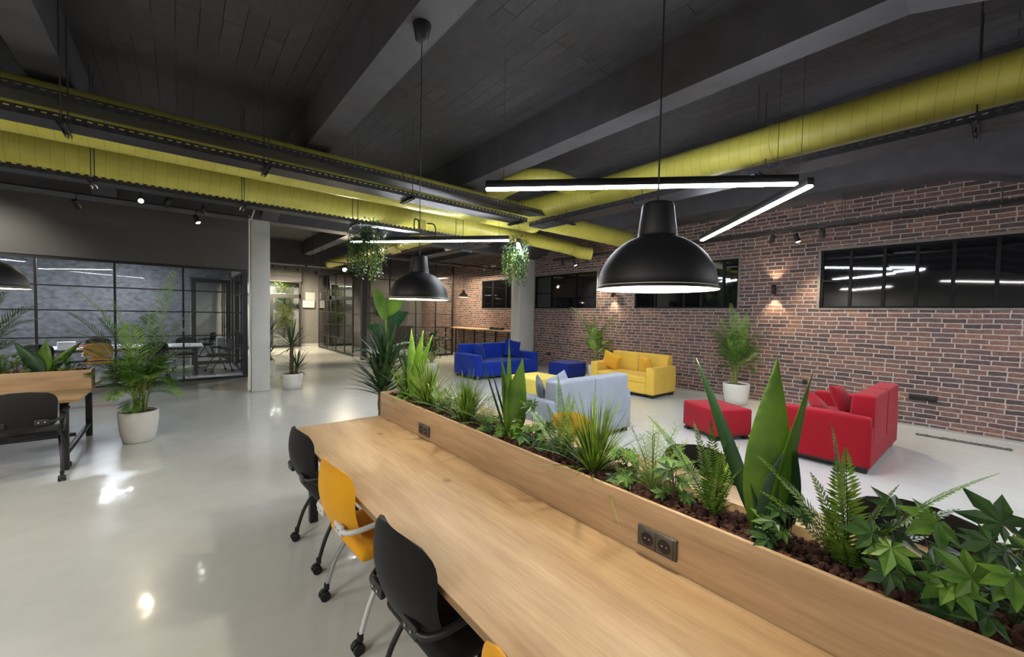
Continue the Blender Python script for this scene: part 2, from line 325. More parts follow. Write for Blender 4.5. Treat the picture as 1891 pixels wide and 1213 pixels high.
# ------------------------------------------------------------------ mesh helpers
class MB:
    def __init__(s): s.v = []; s.f = []; s.m = []; s.uv = []; s.sm = []
    def add(s, verts, faces, mi=0, uvs=None, smooth=False):
        o = len(s.v); s.v.extend([tuple(v) for v in verts])
        for i, fc in enumerate(faces):
            s.f.append(tuple(o + k for k in fc)); s.m.append(mi); s.sm.append(smooth)
            s.uv.append(uvs[i] if uvs else None)
        return s
    def box(s, x0, x1, y0, y1, z0, z1, mi=0, M4=None):
        v = [(x, y, z) for z in (z0, z1) for y in (y0, y1) for x in (x0, x1)]
        if M4 is not None: v = [M4 @ Vector(p) for p in v]
        return s.add(v, [(0, 2, 3, 1), (4, 5, 7, 6), (0, 1, 5, 4), (2, 6, 7, 3), (0, 4, 6, 2), (1, 3, 7, 5)], mi)
    def rbox(s, x0, x1, y0, y1, z0, z1, r=0.03, n=3, mi=0, puff=0.0, M4=None, mid=3):
        # rounded box, smooth
        c = Vector(((x0 + x1) / 2, (y0 + y1) / 2, (z0 + z1) / 2)); h = Vector(((x1 - x0) / 2, (y1 - y0) / 2, (z1 - z0) / 2))
        r = min(r, h.x, h.y, h.z)
        def coords(hh):
            t = [i / n for i in range(n + 1)]
            a = [-hh + r * (1 - math.cos(k * PI / 2 / 1)) if False else -hh + r * (1 - math.cos(k * PI / 2)) for k in t]
            inner = [-(hh - r) + 2 * (hh - r) * k / (mid + 1) for k in range(1, mid + 1)]
            return a + inner + [-q for q in reversed(a)]
        idx = {}; verts = []; faces = []
        def vid(p):
            k = tuple(round(q, 6) for q in p)
            if k not in idx:
                q = Vector(p); inn = Vector((max(-h.x + r, min(h.x - r, q.x)), max(-h.y + r, min(h.y - r, q.y)), max(-h.z + r, min(h.z - r, q.z))))
                d = q - inn
                if d.length > 1e-9: q = inn + d.normalized() * r
                if puff:
                    fx, fy, fz = (max(0, 1 - (q[i] / h[i]) ** 2) for i in range(3))
                    q = Vector((q.x * (1 + puff * fy * fz / max(h.x, .05) * .3), q.y * (1 + puff * fx * fz / max(h.y, .05) * .3), q.z * (1 + puff * fx * fy / max(h.z, .05))))
                idx[k] = len(verts); q = q + c
                if M4 is not None: q = M4 @ q
                verts.append(tuple(q))
            return idx[k]
        cx, cy, cz = coords(h.x), coords(h.y), coords(h.z)
        for (A, B, fix, order) in ((cx, cy, 'z', 0), (cx, cz, 'y', 1), (cy, cz, 'x', 2)):
            for sgn in (-1, 1):
                for i in range(len(A) - 1):
                    for j in range(len(B) - 1):
                        q = [(A[i], B[j]), (A[i + 1], B[j]), (A[i + 1], B[j + 1]), (A[i], B[j + 1])]
                        if fix == 'z': p = [(a, b, sgn * h.z) for a, b in q]; fl = sgn < 0
                        elif fix == 'y': p = [(a, sgn * h.y, b) for a, b in q]; fl = sgn > 0
                        else: p = [(sgn * h.x, a, b) for a, b in q]; fl = sgn < 0
                        ids = [vid(t) for t in p]
                        if fl: ids.reverse()
                        if len(set(ids)) >= 3:
                            u2 = []
                            for t in ids:
                                if t not in u2: u2.append(t)
                            faces.append(tuple(u2))
        return s.add(verts, faces, mi, smooth=True)
    def tube(s, path, rad, seg=10, mi=0, cap=True, smooth=True, closed=False):
        P = [Vector(p) for p in path]; n = len(P)
        R = rad if isinstance(rad, (list, tuple)) else [rad] * n
        T = []
        for i in range(n):
            a = P[max(0, i - 1)]; b = P[min(n - 1, i + 1)]; T.append((b - a).normalized())
        up = Vector((0, 0, 1)) if abs(T[0].z) < 0.9 else Vector((1, 0, 0))
        side = T[0].cross(up).normalized(); verts = []; faces = []; uvs = []; L = 0; Ls = []
        for i in range(n):
            if i > 0:
                L += (P[i] - P[i - 1]).length
                side = (side - T[i] * side.dot(T[i])).normalized()
            Ls.append(L); bn = T[i].cross(side)
            for k in range(seg):
                a = 2 * PI * k / seg
                verts.append(P[i] + (side * math.cos(a) + bn * math.sin(a)) * R[i])
        for i in range(n - 1):
            for k in range(seg):
                k2 = (k + 1) % seg
                faces.append((i * seg + k, i * seg + k2, (i + 1) * seg + k2, (i + 1) * seg + k))
                uvs.append(((k / seg, Ls[i]), ((k + 1) / seg, Ls[i]), ((k + 1) / seg, Ls[i + 1]), (k / seg, Ls[i + 1])))
        s.add(verts, faces, mi, uvs, smooth)
        if cap:
            s.add(verts[:seg], [tuple(reversed(range(seg)))], mi); s.add(verts[-seg:], [tuple(range(seg))], mi)
        return s
    def lathe(s, prof, seg=32, mi=0, c=(0, 0, 0), smooth=True):
        verts = []; faces = []; n = len(prof)
        for (r_, z) in prof:
            for k in range(seg):
                a = 2 * PI * k / seg; verts.append((c[0] + r_ * math.cos(a), c[1] + r_ * math.sin(a), c[2] + z))
        for i in range(n - 1):
            for k in range(seg):
                k2 = (k + 1) % seg; faces.append((i * seg + k, i * seg + k2, (i + 1) * seg + k2, (i + 1) * seg + k))
        return s.add(verts, faces, mi, smooth=smooth)
    def disc(s, c, r_, z, seg=24, mi=0):
        v = [(c[0] + r_ * math.cos(2 * PI * k / seg), c[1] + r_ * math.sin(2 * PI * k / seg), z) for k in range(seg)]
        return s.add(v, [tuple(range(seg))], mi)
    def build(s, name, mats, parent=None, loc=None, rot=None):
        me = bpy.data.meshes.new(name); me.from_pydata(s.v, [], s.f)
        if not isinstance(mats, (list, tuple)): mats = [mats]
        for m_ in mats: me.materials.append(m_)
        me.polygons.foreach_set('material_index', s.m); me.polygons.foreach_set('use_smooth', s.sm)
        if any(x is not None for x in s.uv):
            ul = me.uv_layers.new(name='UVMap'); k = 0
            for p, uv in zip(me.polygons, s.uv):
                for j in range(p.loop_total):
                    ul.data[p.loop_start + j].uv = uv[j] if uv else (0, 0)
        me.update()
        o = bpy.data.objects.new(name, me); COL.objects.link(o)
        if parent is not None: o.parent = parent
        if loc is not None: o.location = loc
        if rot is not None: o.rotation_euler = rot
        return o
def tag(o, label=None, cat=None, group=None, kind=None):
    if label: o['label'] = label
    if cat: o['category'] = cat
    if group: o['group'] = group
    if kind: o['kind'] = kind
    return o
def thing(name, label, cat, loc=(0, 0, 0), rz=0.0, group=None):
    o = bpy.data.objects.new(name, None); COL.objects.link(o); o.empty_display_size = 0.1
    o.location = loc; o.rotation_euler = (0, 0, rz)
    return tag(o, label, cat, group)
def copy_tree(o, parent=None):
    c = o.copy(); COL.objects.link(c)
    if parent is not None: c.parent = parent
    for ch in list(o.children): copy_tree(ch, c)
    return c
def dup(o, loc, rz, label=None, group=None):
    c = copy_tree(o); c.location = loc; c.rotation_euler = (0, 0, rz)
    if label: c['label'] = label
    if group: c['group'] = group
    return c
def struct(name, mb, mats, parent=None):
    o = mb.build(name, mats, parent)
    if parent is None: o['kind'] = 'structure'
    return o
def catmull(pts, n=8):
    P = [Vector(p) for p in pts]; out = []
    for i in range(len(P) - 1):
        p0 = P[max(0, i - 1)]; p1 = P[i]; p2 = P[i + 1]; p3 = P[min(len(P) - 1, i + 2)]
        for k in range(n):
            t = k / n
            out.append(0.5 * ((2 * p1) + (p2 - p0) * t + (2 * p0 - 5 * p1 + 4 * p2 - p3) * t * t + (-p0 + 3 * p1 - 3 * p2 + p3) * t ** 3))
    out.append(P[-1]); return out

# ------------------------------------------------------------------ structure
CEIL = 4.4; BX = 9.25
struct('floor', MB().box(-7, 9.6, -4, 24, -0.1, 0), M['floor'])
struct('ceiling', MB().box(-7, 9.6, -4, 24, CEIL, CEIL + 0.15), M['slab'])
# brick wall with window openings (y0, y1)
WZ0, WZ1 = 1.93, 3.0
OPEN = [(-1.6, 2.18), (3.62, 6.15), (7.41, 10.03), (10.9, 13.1)]
wb = MB(); y = -4.0
wb.box(BX, BX + 0.25, -4, 18.2, 0, WZ0); wb.box(BX, BX + 0.25, -4, 18.2, WZ1, CEIL)
for a, b in OPEN + [(18.2, 18.2)]:
    wb.box(BX, BX + 0.25, y, a, WZ0, WZ1); y = b
struct('wall_right', wb, M['brick'])
def beam_y(name, x0, x1, ys, zt=CEIL):
    v = []; n = len(ys)
    for (yy, zz) in ys: v += [(x0, yy, zz), (x1, yy, zz), (x0, yy, zt), (x1, yy, zt)]
    fcs = []
    for i in range(n - 1):
        a = i * 4; b = a + 4
        fcs += [(a, a + 1, b + 1, b), (a + 2, b + 2, b + 3, a + 3), (a, b, b + 2, a + 2), (a + 1, a + 3, b + 3, b + 1)]
    fcs += [(0, 2, 3, 1), ((n - 1) * 4, (n - 1) * 4 + 1, (n - 1) * 4 + 3, (n - 1) * 4 + 2)]
    return struct(name, MB().add(v, fcs), M['beam'])
PROF = [(-4, 3.9), (-2.0, 3.9), (-1.0, 3.56), (-0.6, 3.56), (0.5, 3.9), (9.0, 3.9), (9.8, 3.58), (10.2, 3.58), (11.2, 3.9), (17.5, 3.9)]
for i, (a, b) in enumerate([(-5.95, -5.65), (-3.52, -3.22), (-1.1, -0.8), (1.33, 1.63), (3.76, 4.05), (6.2, 6.48), (8.46, BX)]):
    beam_y('trim_%d' % (i + 1), a, b, PROF)
struct('trim_8', MB().box(-7, BX, 9.8, 10.2, 3.55, CEIL), M['beam'])
struct('trim_9', MB().box(-7, BX, -1.0, -0.6, 3.56, CEIL), M['beam'])
struct('trim_10', MB().box(1.4, BX, 17.6, 18.2, 3.5, CEIL), M['beam'])
struct('wall_behind', MB().box(-7, 9.6, -4.2, -4, 0, CEIL), M['light_grey'])
struct('wall_left', MB().box(-7.2, -7, -4, 24, 0, CEIL), M['light_grey'])
struct('wall_far', MB().box(-7, 9.6, 22.0, 22.2, 0, CEIL), M['light_grey'])
# dark wall over the meeting room glass, textured wall inside it
struct('wall_meeting_front', MB().box(-7, 1.42, 12.03, 12.15, 2.70, CEIL), M['grey_wall'])
struct('wall_meeting_back', MB().box(-7, 0.26, 15.55, 15.67, 0, CEIL).box(0.26, 1.3, 15.55, 15.67, 2.66, CEIL), M['textured'])
struct('wall_meeting_left', MB().box(-6.9, -6.78, 12.15, 15.55, 0, CEIL), M['textured'])
struct('ceiling_meeting', MB().box(-6.8, 1.28, 12.16, 15.54, 3.0, 3.05), M['light_grey'])
struct('wall_side_room', MB().box(1.30, 1.42, 12.15, 21.0, 2.7, CEIL).box(-6.9, 1.30, 19.6, 19.7, 0, CEIL), M['light_grey'])
struct('ceiling_side_room', MB().box(-6.8, 1.28, 15.68, 19.6, 3.0, 3.05), M['light_grey'])
# columns
struct('trim_11', MB().rbox(1.15, 1.49, 9.8, 10.2, 0, 3.56, 0.015, 1, mid=0), M['column'])
struct('trim_12', MB().rbox(8.6, BX, 10.04, 10.48, 0, 3.56, 0.015, 1, mid=0), M['column'])
# far lobby: grey return walls
struct('wall_lobby', MB().box(4.46, 9.6, 21.4, 21.5, 0, CEIL), M['grey_wall'])
struct('trim_16', MB().box(1.42, 4.46, 20.95, 21.1, 3.31, CEIL), M['grey_wall'])
struct('wall_pantry', MB().box(6.9, BX + 0.2, 18.2, 18.4, 0, CEIL), M['grey_wall'])
struct('wall_pantry_side', MB().box(6.72, 6.9, 18.2, 21.4, 0, CEIL), M['grey_wall'])
# conduit beside left column
struct('trim_13', MB().tube(catmull([(1.12, 9.78, 0.05), (1.12, 9.78, 3.3), (1.12, 9.78, 3.5), (1.16, 9.76, 3.56), (1.2, 9.7, 3.72)], 5), 0.014, 8), M['white_plastic'])

# windows in the brick wall: frame, mullions, dark panes
def brick_window(n, y0, y1, mull, rails=()):
    root = thing('window_%d' % n, None, None, (0, 0, 0)); root['kind'] = 'structure'
    fx = BX + 0.03
    fr = MB()
    fr.box(fx, fx + 0.06, y0, y1, WZ0, WZ0 + 0.035).box(fx, fx + 0.06, y0, y1, WZ1 - 0.035, WZ1)
    fr.box(fx, fx + 0.06, y0, y0 + 0.035, WZ0 + .035, WZ1 - .035).box(fx, fx + 0.06, y1 - 0.035, y1, WZ0 + .035, WZ1 - .035)
    for m_ in mull: fr.box(fx, fx + 0.06, m_ - 0.022, m_ + 0.022, WZ0 + .035, WZ1 - .035)
    for (a, b, z) in rails: fr.box(fx + .005, fx + 0.05, a, b, z - 0.015, z + 0.015)
    fr.build('window_frame', M['win_frame'], root)
    rv = MB()  # plaster reveal / lip round the opening
    rv.box(BX - 0.012, BX + 0.03, y0 - 0.03, y1 + 0.03, WZ0 - 0.03, WZ0 - .001).box(BX - 0.012, BX + 0.03, y0 - 0.03, y1 + 0.03, WZ1 + .001, WZ1 + 0.04)
    rv.box(BX - 0.012, BX + 0.03, y0 - 0.04, y0 - .001, WZ0, WZ1).box(BX - 0.012, BX + 0.03, y1 + .001, y1 + 0.04, WZ0, WZ1)
    rv.build('window_reveal', M['reveal'], root)
    ed = [y0 + .03] + list(mull) + [y1 - .03]
    rnd = random.Random(n * 7)
    for a, b in zip(ed[:-1], ed[1:]):
        t = rnd.uniform(-.004, .004); t2 = rnd.uniform(-.004, .004); xx = fx + .035
        p = MB().add([(xx, a, WZ0 + .03), (xx + t, b, WZ0 + .03), (xx + t + t2, b, WZ1 - .03), (xx + t2, a, WZ1 - .03),
                      (xx + .012, a, WZ0 + .03), (xx + .012 + t, b, WZ0 + .03), (xx + .012 + t + t2, b, WZ1 - .03), (xx + .012 + t2, a, WZ1 - .03)],
                     [(0, 3, 2, 1), (4, 5, 6, 7), (0, 1, 5, 4), (1, 2, 6, 5), (2, 3, 7, 6), (3, 0, 4, 7)])
        p.build('pane', M['black_glass'], root)
    return root
brick_window(2, -1.6, 2.18, (1.75, 1.305, 0.906, 0.502, 0.063, -0.45, -1.0), ((1.305, 2.15, 2.435), (0.906, 1.305, 2.435)))
brick_window(3, 3.62, 6.15, (5.59, 4.84, 4.43, 3.94))
brick_window(4, 7.41, 10.03, (9.28, 8.24), ((9.28, 10.0, 2.42),))
brick_window(5, 10.9, 13.1, (12.4, 11.6))

# meeting-room glazed front (window_1), gridded
def glazed(name, p0, p1, z0, z1, mull, rails, th=0.045, frame=0.06, kind='structure', bar=0.018):
    """glazed screen from p0 to p1 (xy), mull = fractions or distances along, rails = heights"""
    p0 = Vector((*p0, 0)); p1 = Vector((*p1, 0)); d = (p1 - p0); L = d.length; a = math.atan2(d.y, d.x)
    root = thing(name, None, None, p0, a)
    if kind: root['kind'] = kind
    h = th / 2
    fr = MB().box(0, L, -h, h, z0, z0 + frame).box(0, L, -h, h, z1 - frame, z1)
    fr.box(0, frame, -h, h, z0 + frame, z1 - frame).box(L - frame, L, -h, h, z0 + frame, z1 - frame)
    for m_ in mull: fr.box(m_ - bar, m_ + bar, -h, h, z0 + frame, z1 - frame)
    for z in rails: fr.box(frame, L - frame, -h * .7, h * .7, z - bar * .7, z + bar * .7)
    fr.build('frame', M['black_metal'], root)
    MB().box(frame * .5, L - frame * .5, -0.004, 0.004, z0 + frame * .5, z1 - frame * .5).build('glass', M['glass'], root)
    return root
glazed('window_1', (-7, 12.08), (1.30, 12.08), 0, 2.70, [7 - 5.5, 7 - 4.4, 7 - 3.27, 7 - 2.157, 7 - 1.043, 7 + 0.09], (0.57, 1.07, 1.625, 2.12))
glazed('window_6', (1.33, 12.12), (1.33, 15.5), 0, 2.70, [1.1, 2.2], (0.57, 1.07, 1.625, 2.12))
glazed('door_1', (0.30, 15.5), (1.27, 15.5), 0, 2.62, [], (), frame=0.11, th=0.07)
glazed('window_7', (1.33, 15.6), (1.33, 19.5), 0, 2.70, [1.0, 2.0, 3.0], (0.57, 1.07, 1.625, 2.12))
# lobby screens
glazed('door_3', (5.08, 15.56), (5.075, 20.35), 0.02, 3.35, [1.0, 2.15, 3.4], (0.62, 1.15, 1.67, 2.2, 2.6), frame=0.06, bar=.025)
glazed('window_8', (5.02, 14.4), (8.74, 14.4), 0, 3.72, [1.0, 2.05, 2.9], (0.62, 1.15, 1.67, 2.2, 2.9), frame=0.07, bar=.02)
struct('trim_14', MB().box(4.99, 5.16, 14.34, 14.5, 0, 3.56), M['black_metal'])
# entrance at the far end
ent = thing('door_2', None, None, (1.5, 20.95, 0)); ent['kind'] = 'structure'
MB().box(0, 2.93, -.04, .04, 2.28, 2.46).box(0, 2.93, -.04, .04, 3.0, 3.1).box(0, .07, -.04, .04, 0, 2.28).box(2.86, 2.93, -.04, .04, 0, 3.0).box(1.7, 1.8, -.04, .04, .1, 2.28).box(0.07, 2.86, -.04, .04, 0, .1).build('frame', M['black_metal'], ent)
MB().box(.05, 2.88, -.005, .005, .08, 3.02).build('glass', M['glass'], ent)
struct('baseboard_lobby', MB().box(4.5, 6.7, 21.38, 21.4, 0, 0.12), M['light_grey'])
struct('baseboard_right', MB().box(BX - .012, BX, -4, 18.2, 0, 0.03), M['light_grey'])
struct('trim_15', MB().box(1.42, 4.46, 20.9, 21.1, 3.06, 3.3), M['beam'])

# ------------------------------------------------------------------ ducts
def arc_pts(p0, p1, p2, n=10):
    a, b, c = Vector(p0), Vector(p1), Vector(p2)
    return [a * (1 - t) ** 2 + b * 2 * t * (1 - t) + c * t * t for t in [k / n for k in range(n + 1)]]
def bands(mb, path_pts, r, mi=0):
    for (p, d) in path_pts:
        p = Vector(p); d = Vector(d).normalized()
        mb.tube([p - d * .018, p + d * .018], r, 28, mi)
def duct(name, label, path, r, joints=(), group=None):
    root = thing(name, label, 'duct', group=group)
    L = MB().tube(path, r, 40); L.build('duct_tube', M['duct'], root)
    for p, d in joints:
        p = Vector(p); d = Vector(d).normalized()
        MB().tube([p - d * .02, p + d * .02], r + .006, 40).build('joint_collar', M['duct'], root)
    return root
UY, UZ, UR = 6.06, 3.62, 0.265
duct('air_duct', 'long straight yellow duct directly above the double cable trays, upper one of the left pair', [(-7, UY, UZ), (-3, UY, UZ), (0, UY, UZ), (3, UY, UZ), (5.0, UY, UZ), (5.55, UY, UZ)], UR,
     [((-2.0, UY, UZ), (1, 0, 0)), ((1.1, UY, UZ), (1, 0, 0)), ((4.2, UY, UZ), (1, 0, 0))])
d1 = duct('air_duct', 'yellow duct running diagonally out of the top right corner towards the ceiling crossing', [(5.3, -4, 3.73), (5.3, -1, 3.73), (5.3, 2, 3.73), (5.3, 4.4, 3.73)] + arc_pts((5.3, 4.9, 3.73), (5.3, 5.5, 3.73), (5.0, 5.9, 3.64), 8), 0.2,
     [((5.3, 1.75, 3.73), (0, 1, 0)), ((5.3, 4.3, 3.73), (0, 1, 0)), ((5.3, -1.4, 3.73), (0, 1, 0))])
MB().box(-.16, .16, -.32, .32, -.01, .012).build('air_grille', M['duct'], d1, (5.17, 3.9, 3.555), (0, math.radians(32), 0))
duct('air_duct', 'short ribbed yellow duct stub pointing at the brick wall behind the large black pendant', [(5.5, 5.96, 3.6), (6.2, 5.9, 3.58), (7.4, 5.8, 3.55), (8.3, 5.75, 3.53)], 0.185, [((5.75, 5.94, 3.59), (1, 0, 0))])
LY, LZ, LR = 7.35, 3.58, 0.262
duct('air_duct', 'thick yellow duct above the narrow cable tray, lower one of the left pair', [(-7, LY, LZ), (-3, LY, LZ), (0, LY, LZ), (2.5, LY, LZ), (4.3, LY, LZ), (4.9, LY, LZ)], LR,
     [((-1.75, LY, LZ), (1, 0, 0)), ((-1.42, LY, LZ), (1, 0, 0)), ((1.36, LY, LZ), (1, 0, 0))])
duct('air_duct', 'lower yellow duct stub ending above the brick wall track lights', [(4.7, LY, LZ), (5.6, LY, 3.57), (6.8, 7.36, 3.55), (8.1, 7.38, 3.5), (8.35, 7.3, 3.42), (8.6, 7.1, 3.38)], 0.168, [((8.05, 7.38, 3.5), (1, 0, -.04))])
d2 = duct('air_duct', 'yellow duct heading away towards the far lobby over the glass partitions', arc_pts((4.2, 7.35, 3.58), (4.75, 7.4, 3.58), (4.75, 8.3, 3.58), 8) + [(4.75, 11, 3.6), (4.75, 14, 3.62), (4.75, 17.4, 3.64)], 0.178, [((4.75, 10.2, 3.59), (0, 1, 0)), ((4.75, 17.2, 3.64), (0, 1, 0))])
MB().box(-.13, .13, -.3, .3, -.01, .012).build('air_grille', M['duct'], d2, (4.64, 10.9, 3.44), (0, math.radians(35), 0))
duct('air_duct', 'ribbed yellow duct elbow humping up over the crossing behind the white tube light', catmull([(4.32, 6.0, 3.75), (4.36, 5.6, 3.88), (4.55, 5.15, 3.99), (4.9, 4.88, 3.98), (5.2, 4.72, 3.88)], 7), 0.155)
for y_ in (-1.6, .2, 1.88):
    for s_ in (-.12, .12): MB().tube([(5.3 + s_, y_, 3.89), (5.3 + s_, y_, CEIL)], .006, 6).build('hanger_rod', M['rod'], d1)

# ------------------------------------------------------------------ cable trays
def tray(name, label, axis, a0, a1, c0, c1, z, h=0.075, rods=(), group=None, hz=CEIL, bracket=True, rodpos=None):
    """U-shaped perforated tray; axis 'X': runs a0..a1 in x with c0..c1 in y"""
    root = thing(name, label, 'cable tray', group=group)
    mb = MB()
    def q(pts, uv, mi):
        if axis == 'Y': pts = [(p[1], p[0], p[2]) for p in pts]
        mb.add(pts, [(0, 1, 2, 3)], mi, [uv]); 
    w = c1 - c0; L = a1 - a0; t = .004
    for zz in (z, z + t): q([(a0, c0, zz), (a1, c0, zz), (a1, c1, zz), (a0, c1, zz)], [(0, 0), (L, 0), (L, w), (0, w)], 1)
    for cc in (c0, c0 + t, c1 - t, c1): q([(a0, cc, z), (a1, cc, z), (a1, cc, z + h), (a0, cc, z + h)], [(0, 0), (L, 0), (L, h), (0, h)], 0)
    for cc, s_ in ((c0, 1), (c1, -1)): q([(a0, cc, z + h), (a1, cc, z + h), (a1, cc + s_ * .012, z + h), (a0, cc + s_ * .012, z + h)], [(0, 0.5), (L, 0.5), (L, .51), (0, .51)], 0)
    mb.build('tray_channel', [M['tray_lip'], M['tray_bottom']], root)
    for a in rods:
        for cc in (rodpos or (c0 - .02, c1 + .02)):
            p = (a, cc) if axis == 'X' else (cc, a)
            MB().tube([(p[0], p[1], z - .05), (p[0], p[1], hz)], .006, 6).build('hanger_rod', M['rod'], root)
        if bracket:
            b = MB()
            for o_ in (-.02, .02):
                if axis == 'X': b.box(a + o_ - .003, a + o_ + .003, c0 - .06, c1 + .06, z - .035, z - .002)
                else: b.box(c0 - .06, c1 + .06, a + o_ - .003, a + o_ + .003, z - .035, z - .002)
            if axis == 'X': b.box(a - .02, a + .02, c0 - .06, c1 + .06, z - .006, z - .002)
            else: b.box(c0 - .06, c1 + .06, a - .02, a + .02, z - .006, z - .002)
            b.build('hanger_bracket', M['black_metal'], root)
    return root
tray('cable_tray', 'upper black perforated tray of the stacked pair crossing the picture from the left', 'X', -7, 5.42, 5.36, 5.64, 3.52, rods=())
tray('cable_tray', 'lower black perforated tray of the stacked pair, hung just below its twin', 'X', -7, 4.75, 5.38, 5.66, 3.335, rods=(-4.1, -.79, .8, 2.56, 4.6))
for n_, (xx) in enumerate((-.79, .8, 2.56)):
    pass
tray('cable_tray', 'black perforated tray under the big right-hand yellow duct', 'Y', -4, 5.66, 5.04, 5.4, 3.345, rods=(-2.0, .2, 1.8, 3.4, 4.9), hz=3.555, rodpos=(5.22, 5.37))
tray('cable_tray', 'narrow black tray beneath the thick left yellow duct carrying a hanging plant', 'X', -7, 4.9, 6.62, 6.84, 3.13, h=.06, rods=(-4.0, -.75, .7, 2.22, 4.2))
tray('cable_tray', 'thin black tray running along the upper brick wall above the track lights', 'Y', -4, 8.7, 8.74, 8.9, 3.36, h=.05, rods=(.06, 1.8, 3.5, 5.6, 7.3), bracket=False)
tray('cable_tray', 'black tray crossing the lounge behind the hanging ivy near the grey wall column', 'Y', 6.84, 9.7, 4.9, 5.08, 3.13, h=.05, rods=(7.7,))
tray('cable_tray', 'dark perforated tray far back over the bar counter', 'X', 4.6, 8.9, 11.4, 11.6, 3.28, h=.06, rods=(6.2, 7.4))
MB().box(0, .1, 0, .1, 0, .14)
# junction box on the tray and ceiling hangers
jb = MB().rbox(3.3, 3.42, 6.6, 6.68, 3.2, 3.36, .008, 1, mid=0).build('junction_box', M['duct']); tag(jb, 'small grey-green junction box standing on the narrow tray below the duct bend', 'junction box')
cb = MB().tube(catmull([(3.28, 6.6, 3.32), (3.2, 6.58, 3.34), (3.18, 6.58, 3.22), (3.2, 6.58, 3.15)], 6), .012, 8).tube(catmull([(3.44, 6.6, 3.3), (3.56, 6.58, 3.3), (3.6, 6.58, 3.2), (3.58, 6.58, 3.08)], 6), .012, 8).build('conduit', M['wire'], jb)

# ------------------------------------------------------------------ LED tube lights
def led(label, p0, p1, wires=(0.06, 0.94)):
    p0, p1 = Vector(p0), Vector(p1); d = p1 - p0; L = d.length
    root = thing('linear_light', label, 'light', p0, math.atan2(d.y, d.x), 'zigzag linear tube lights')
    MB().rbox(0, L, -.032, .032, 0.012, .085, .004, 1, mid=0).build('housing', M['black_metal'], root)
    MB().rbox(0.002, L - .002, -.029, .029, -.012, .0115, .012, 2, mid=0).build('diffuser', M['led'], root)
    for w in wires:
        MB().tube([(L * w, 0, .085), (L * w, 0, CEIL - p0.z - .002)], .0025, 5).build('suspension_wire', M['rod'], root)
    return root
ZL = 3.0
led('white tube light running nearly level above the large front pendant', (2.485, 3.477, ZL), (4.577, 1.295, ZL))
led('slanting white tube light in front of the upper brick wall, right of the large pendant', (4.73, 1.225, ZL), (6.76, 3.24, ZL))
led('level white tube light behind the far pendant, its left end in the hanging plant', (2.50, 7.79, ZL), (4.48, 5.55, ZL))
led('short steep white tube light showing through the trailing ivy', (4.78, 5.66, ZL), (6.51, 7.46, ZL))

# ------------------------------------------------------------------ pendants
def pendant(label, loc, z_top, scale=1.0, lamp=30, group=None, mat_='pendant', rose=True):
    root = thing('pendant_lamp', label, 'lamp', loc, 0, group)
    s = scale; Rr = 0.222
    prof = []
    for k in range(15):
        a = PI / 2 * k / 14
        prof.append((Rr * math.cos(a * .80) if k else Rr, 0.006 + 0.205 * math.sin(a) ** 1.0))
    outer = [(Rr + .006, 0.0), (Rr + .007, .006), (Rr, .012)]
    for k in range(1, 13):
        a = (PI / 2) * k / 13; outer.append((Rr * math.cos(a), .012 + .205 * math.sin(a)))
    outer = [p for p in outer if p[0] > .078]
    outer += [(.0765, .204), (.0735, .211), (.0735, .218), (.060, .325), (.056, .334), (.048, .338), (.001, .339)]
    sh = MB().lathe([(a * s, b * s) for a, b in outer], 56); sh.build('lamp_shade', M[mat_], root)
    inner = [(Rr + .005, .001)]
    for k in range(1, 13):
        a = (PI / 2) * k / 13; inner.append(((Rr - .006) * math.cos(a), .008 + .196 * math.sin(a)))
    inner = [p for p in inner if p[0] > .07] + [(.06, .197), (.001, .2)]
    MB().lathe([(a * s, b * s) for a, b in reversed(inner)], 56).build('shade_lining', M['pendant_in'], root)
    MB().lathe([(.001, .055 * s), (.028 * s, .065 * s), (.036 * s, .09 * s), (.028 * s, .12 * s), (.014 * s, .15 * s), (.014 * s, .17 * s)], 20).build('light_bulb', M['bulb_pend'], root)
    MB().tube([(0, 0, .335 * s), (0, 0, z_top - loc[2])], .0035, 6).build('cord', M['wire'], root)
    if rose:
        MB().lathe([(.001, z_top - loc[2] - .13), (.035, z_top - loc[2] - .128), (.048, z_top - loc[2] - .12), (.07, z_top - loc[2] - .005), (.068, z_top - loc[2])], 24).build('ceiling_rose', M['pendant'], root)
    L = bpy.data.lights.new('pendant_glow', 'POINT'); L.energy = lamp; L.color = (1.0, .91, .76); L.shadow_soft_size = .04
    o = bpy.data.objects.new('pendant_glow', L); COL.objects.link(o); o.parent = root; o.location = (0, 0, .045 * s)
    return root
pendant('large black dome pendant in front, hanging over the planter', (1.45, 0.872, 1.808), 3.9, lamp=24)
pendant('black dome pendant over the far end of the main desk', (1.45, 2.90, 1.805), 3.9, lamp=24)
pendant('black dome pendant cut off by the left edge of the picture', (-1.13, 4.92, 1.83), 3.9, lamp=24)
pendant('tiny dark red-brown dome pendant near the far brick wall above the counter', (6.6, 10.3, 2.2), CEIL, scale=.62, lamp=4, mat_='bark')

